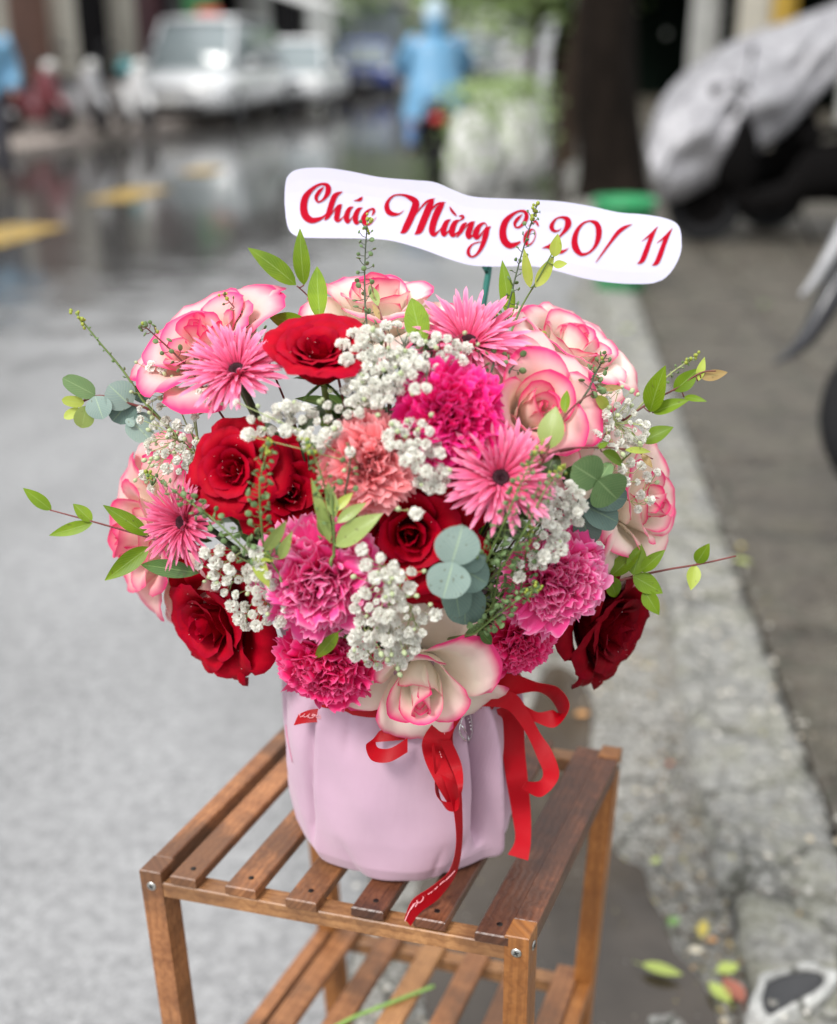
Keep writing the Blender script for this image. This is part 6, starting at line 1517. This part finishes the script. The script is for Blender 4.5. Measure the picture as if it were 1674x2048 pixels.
# second bike behind it, only wheels and engine seen dark
scooter('black motorbike half hidden behind the covered one', G(1640, 470, .06)+Vector((.3, .2, 0)), R(170), M_BB, lean=.04, group='motorbikes on the right pavement')

for r_ in [o for o in bpy.data.objects if o.get('group') == 'motorbikes on the right pavement']:
    for c_ in r_.children_recursive:
        if c_.type == 'MESH' and not c_.name.startswith('silver') and not c_.name.startswith('wheel'):
            c_.data.materials.clear(); c_.data.materials.append(M_BB)
# ---- near black motorbike cut by the right edge
nb_ = thing('black_motorbike', 'black motorbike with pointed mudguard cut off by the right edge', 'motorbike', G(1830, 1010, .06))
wc = Wp(1818, 838, 3.1); ax = (RIGHT*.10+TOC*.97+Vector((0, 0, .0))).normalized(); q = ax.to_track_quat('Z', 'Y').to_matrix().to_4x4(); rw = .245
prof = [(rw*.66, -.045), (rw*.82, -.055), (rw*.95, -.045), (rw, -.02), (rw, .02), (rw*.95, .045), (rw*.82, .055), (rw*.66, .045), (rw*.66, -.045)]
ty = mk('wheel', *lathe(prof, 40, wc, q), M_TYRE, nb_); b = MB()
V, F = lathe([(rw*.66, .03), (rw*.62, .02), (rw*.2, .012), (rw*.15, .04), (0, .04)], 30, wc, q); b.add(V, F); b.build('rim', M_RIM, nb_)
def blade(name, pts, mat, dep):
    P = spline(pts, 6); V = []; n = 10
    for (x, y, dx, dy, th_) in P:
        c = Wp(x, y, dep)
        for k in range(n):
            a = 2*PI*k/n; V.append(Wp(x+dx*math.cos(a), y+dy*math.cos(a), dep+th_*math.sin(a)))
    return mk(name, V, grid_faces(len(P), n, True)+[tuple(range(n))[::-1]], mat, nb_)
blade('mudguard', [(1548, 727, 3, 3, .01), (1580, 708, 6, 8, .03), (1615, 672, 12, 16, .05), (1648, 618, 18, 20, .06), (1685, 560, 24, 22, .06), (1730, 520, 30, 26, .06), (1800, 500, 34, 30, .06)], simple('guard_black', (.035, .035, .04), .25), 3.0)
blade('mudguard_highlight', [(1602, 592, 3, 4, .01), (1630, 560, 8, 8, .02), (1665, 505, 12, 10, .03), (1700, 450, 16, 14, .03), (1760, 400, 20, 20, .03)], simple('highlight_grey', (.30, .30, .31), .3), 2.95)  # grey blade standing in for the highlight along the black mudguard
mk('fork', *tube([wc+Vector((.0, -.06, 0)), wc+Vector((.12, -.03, .45)), wc+Vector((.25, 0, .75))], .028, 10), M_CHROME, nb_)
loft2 = [(wc+Vector((.12, .05, .55))), (wc+Vector((.55, .1, .50))), (wc+Vector((1.3, .15, .55)))]
mk('body', *tube([Vector(p) for p in spline([tuple(p) for p in loft2], 6)], [.10, .14, .16, .17, .18, .18, .18, .17, .16, .15, .14, .12, .10], 14), M_BB, nb_)
mk('seat', *tube([wc+Vector((.65, .1, .66)), wc+Vector((1.0, .12, .64)), wc+Vector((1.4, .14, .68))], [.09, .12, .08], 12), M_BLK, nb_)
mk('wheel', *lathe(prof, 36, wc+Vector((1.25, .1, 0)), q), M_TYRE, nb_)
mk('handlebar', *tube([wc+Vector((.2, -.3, .80)), wc+Vector((.28, 0, .84)), wc+Vector((.2, .34, .80))], .016, 8), M_BLK, nb_)

# ---- green bucket
bk = thing('bucket', 'green plastic bucket standing behind the banner', 'bucket', G(1238, 588, .06)); gb = G(1238, 575, .06); m_ = mpp(gb)
M_GP = simple('green_plastic', (.02, .26, .09), .35); R1_ = 60*m_; hh = .50
mk('shell', *lathe([(R1_*.78, 0), (R1_*.80, .005), (R1_*.96, hh*.92), (R1_*1.04, hh*.93), (R1_*1.04, hh), (R1_*.94, hh), (R1_*.78, .02), (0, .02)], 32, gb), M_GP, bk)
mk('handle', *tube([Vector(p) for p in spline([tuple(gb+Vector((R1_*1.02, 0, hh*.95))), tuple(gb+Vector((R1_*.7, -R1_*.8, hh*.7))), tuple(gb+Vector((0, -R1_*1.12, hh*.6))), tuple(gb+Vector((-R1_*.7, -R1_*.8, hh*.7))), tuple(gb+Vector((-R1_*1.02, 0, hh*.95)))], 4)], .004, 6), M_RIM, bk)

# ---- plants wrapped in white plastic beside the trees
M_PLW = NT('white_plastic'); t = M_PLW; n_ = t.noise(14, 4, vec=t.co()); M_PLW = t.pbr(t.ramp(n_, [(.3, (.70, .70, .67)), (.7, (.86, .86, .83))]), .3, bump=n_, bs=.8, bd=.03, trans=.2)
for k, (x, y, w, h, lab) in enumerate(((948, 392, 84, 165, 'left of the two, nearest the rider'), (1035, 362, 80, 150, 'right of the two, nearest the slim trunk'), (1000, 300, 90, 110, 'the small far one behind the pair'))):
    g = G(x, y, .03); m_ = mpp(g); th = thing('wrapped_plant', 'potted plant in crumpled white plastic, '+lab, 'plant', g, None, 'plants wrapped in white plastic'); rr = random.Random(k+70); V = []; nn = 30
    for i in range(15):
        f = i/14; rad = w/2*m_*(.72+.42*math.sin(PI*f**.8))*(1 if f < .99 else .9)
        for j in range(nn):
            a = 2*PI*j/nn; q_ = 1+.22*math.sin(a*4+f*7+k)+.14*math.sin(a*9-f*11)+rr.uniform(-.09, .09); V.append(g+Vector((rad*q_*math.cos(a), rad*q_*math.sin(a), f*h*m_+.02*math.sin(a*3))))
    mk('plastic_wrap', V, grid_faces(15, nn, True), M_PLW, th)
    V = []; F = []
    for i in range(420):
        c = g+Vector((rr.gauss(0, .42)*w*m_, rr.gauss(0, .42)*w*m_, h*m_*rr.uniform(.35, 1.3))); u = Vector((rr.gauss(0, 1), rr.gauss(0, 1), rr.gauss(0, 1))).normalized()*.05; w_ = u.orthogonal().normalized()*.02; n0 = len(V); V += [c-u, c+w_, c+u, c-w_]; F.append((n0, n0+1, n0+2, n0+3))
    o = mk('foliage', V, F, FOL[2], th, smooth=False); o['kind'] = 'stuff'
    mk('pot', *lathe([(w*.3*m_, 0), (w*.34*m_, .18), (0, .17)], 20, g), M_BLK, th)
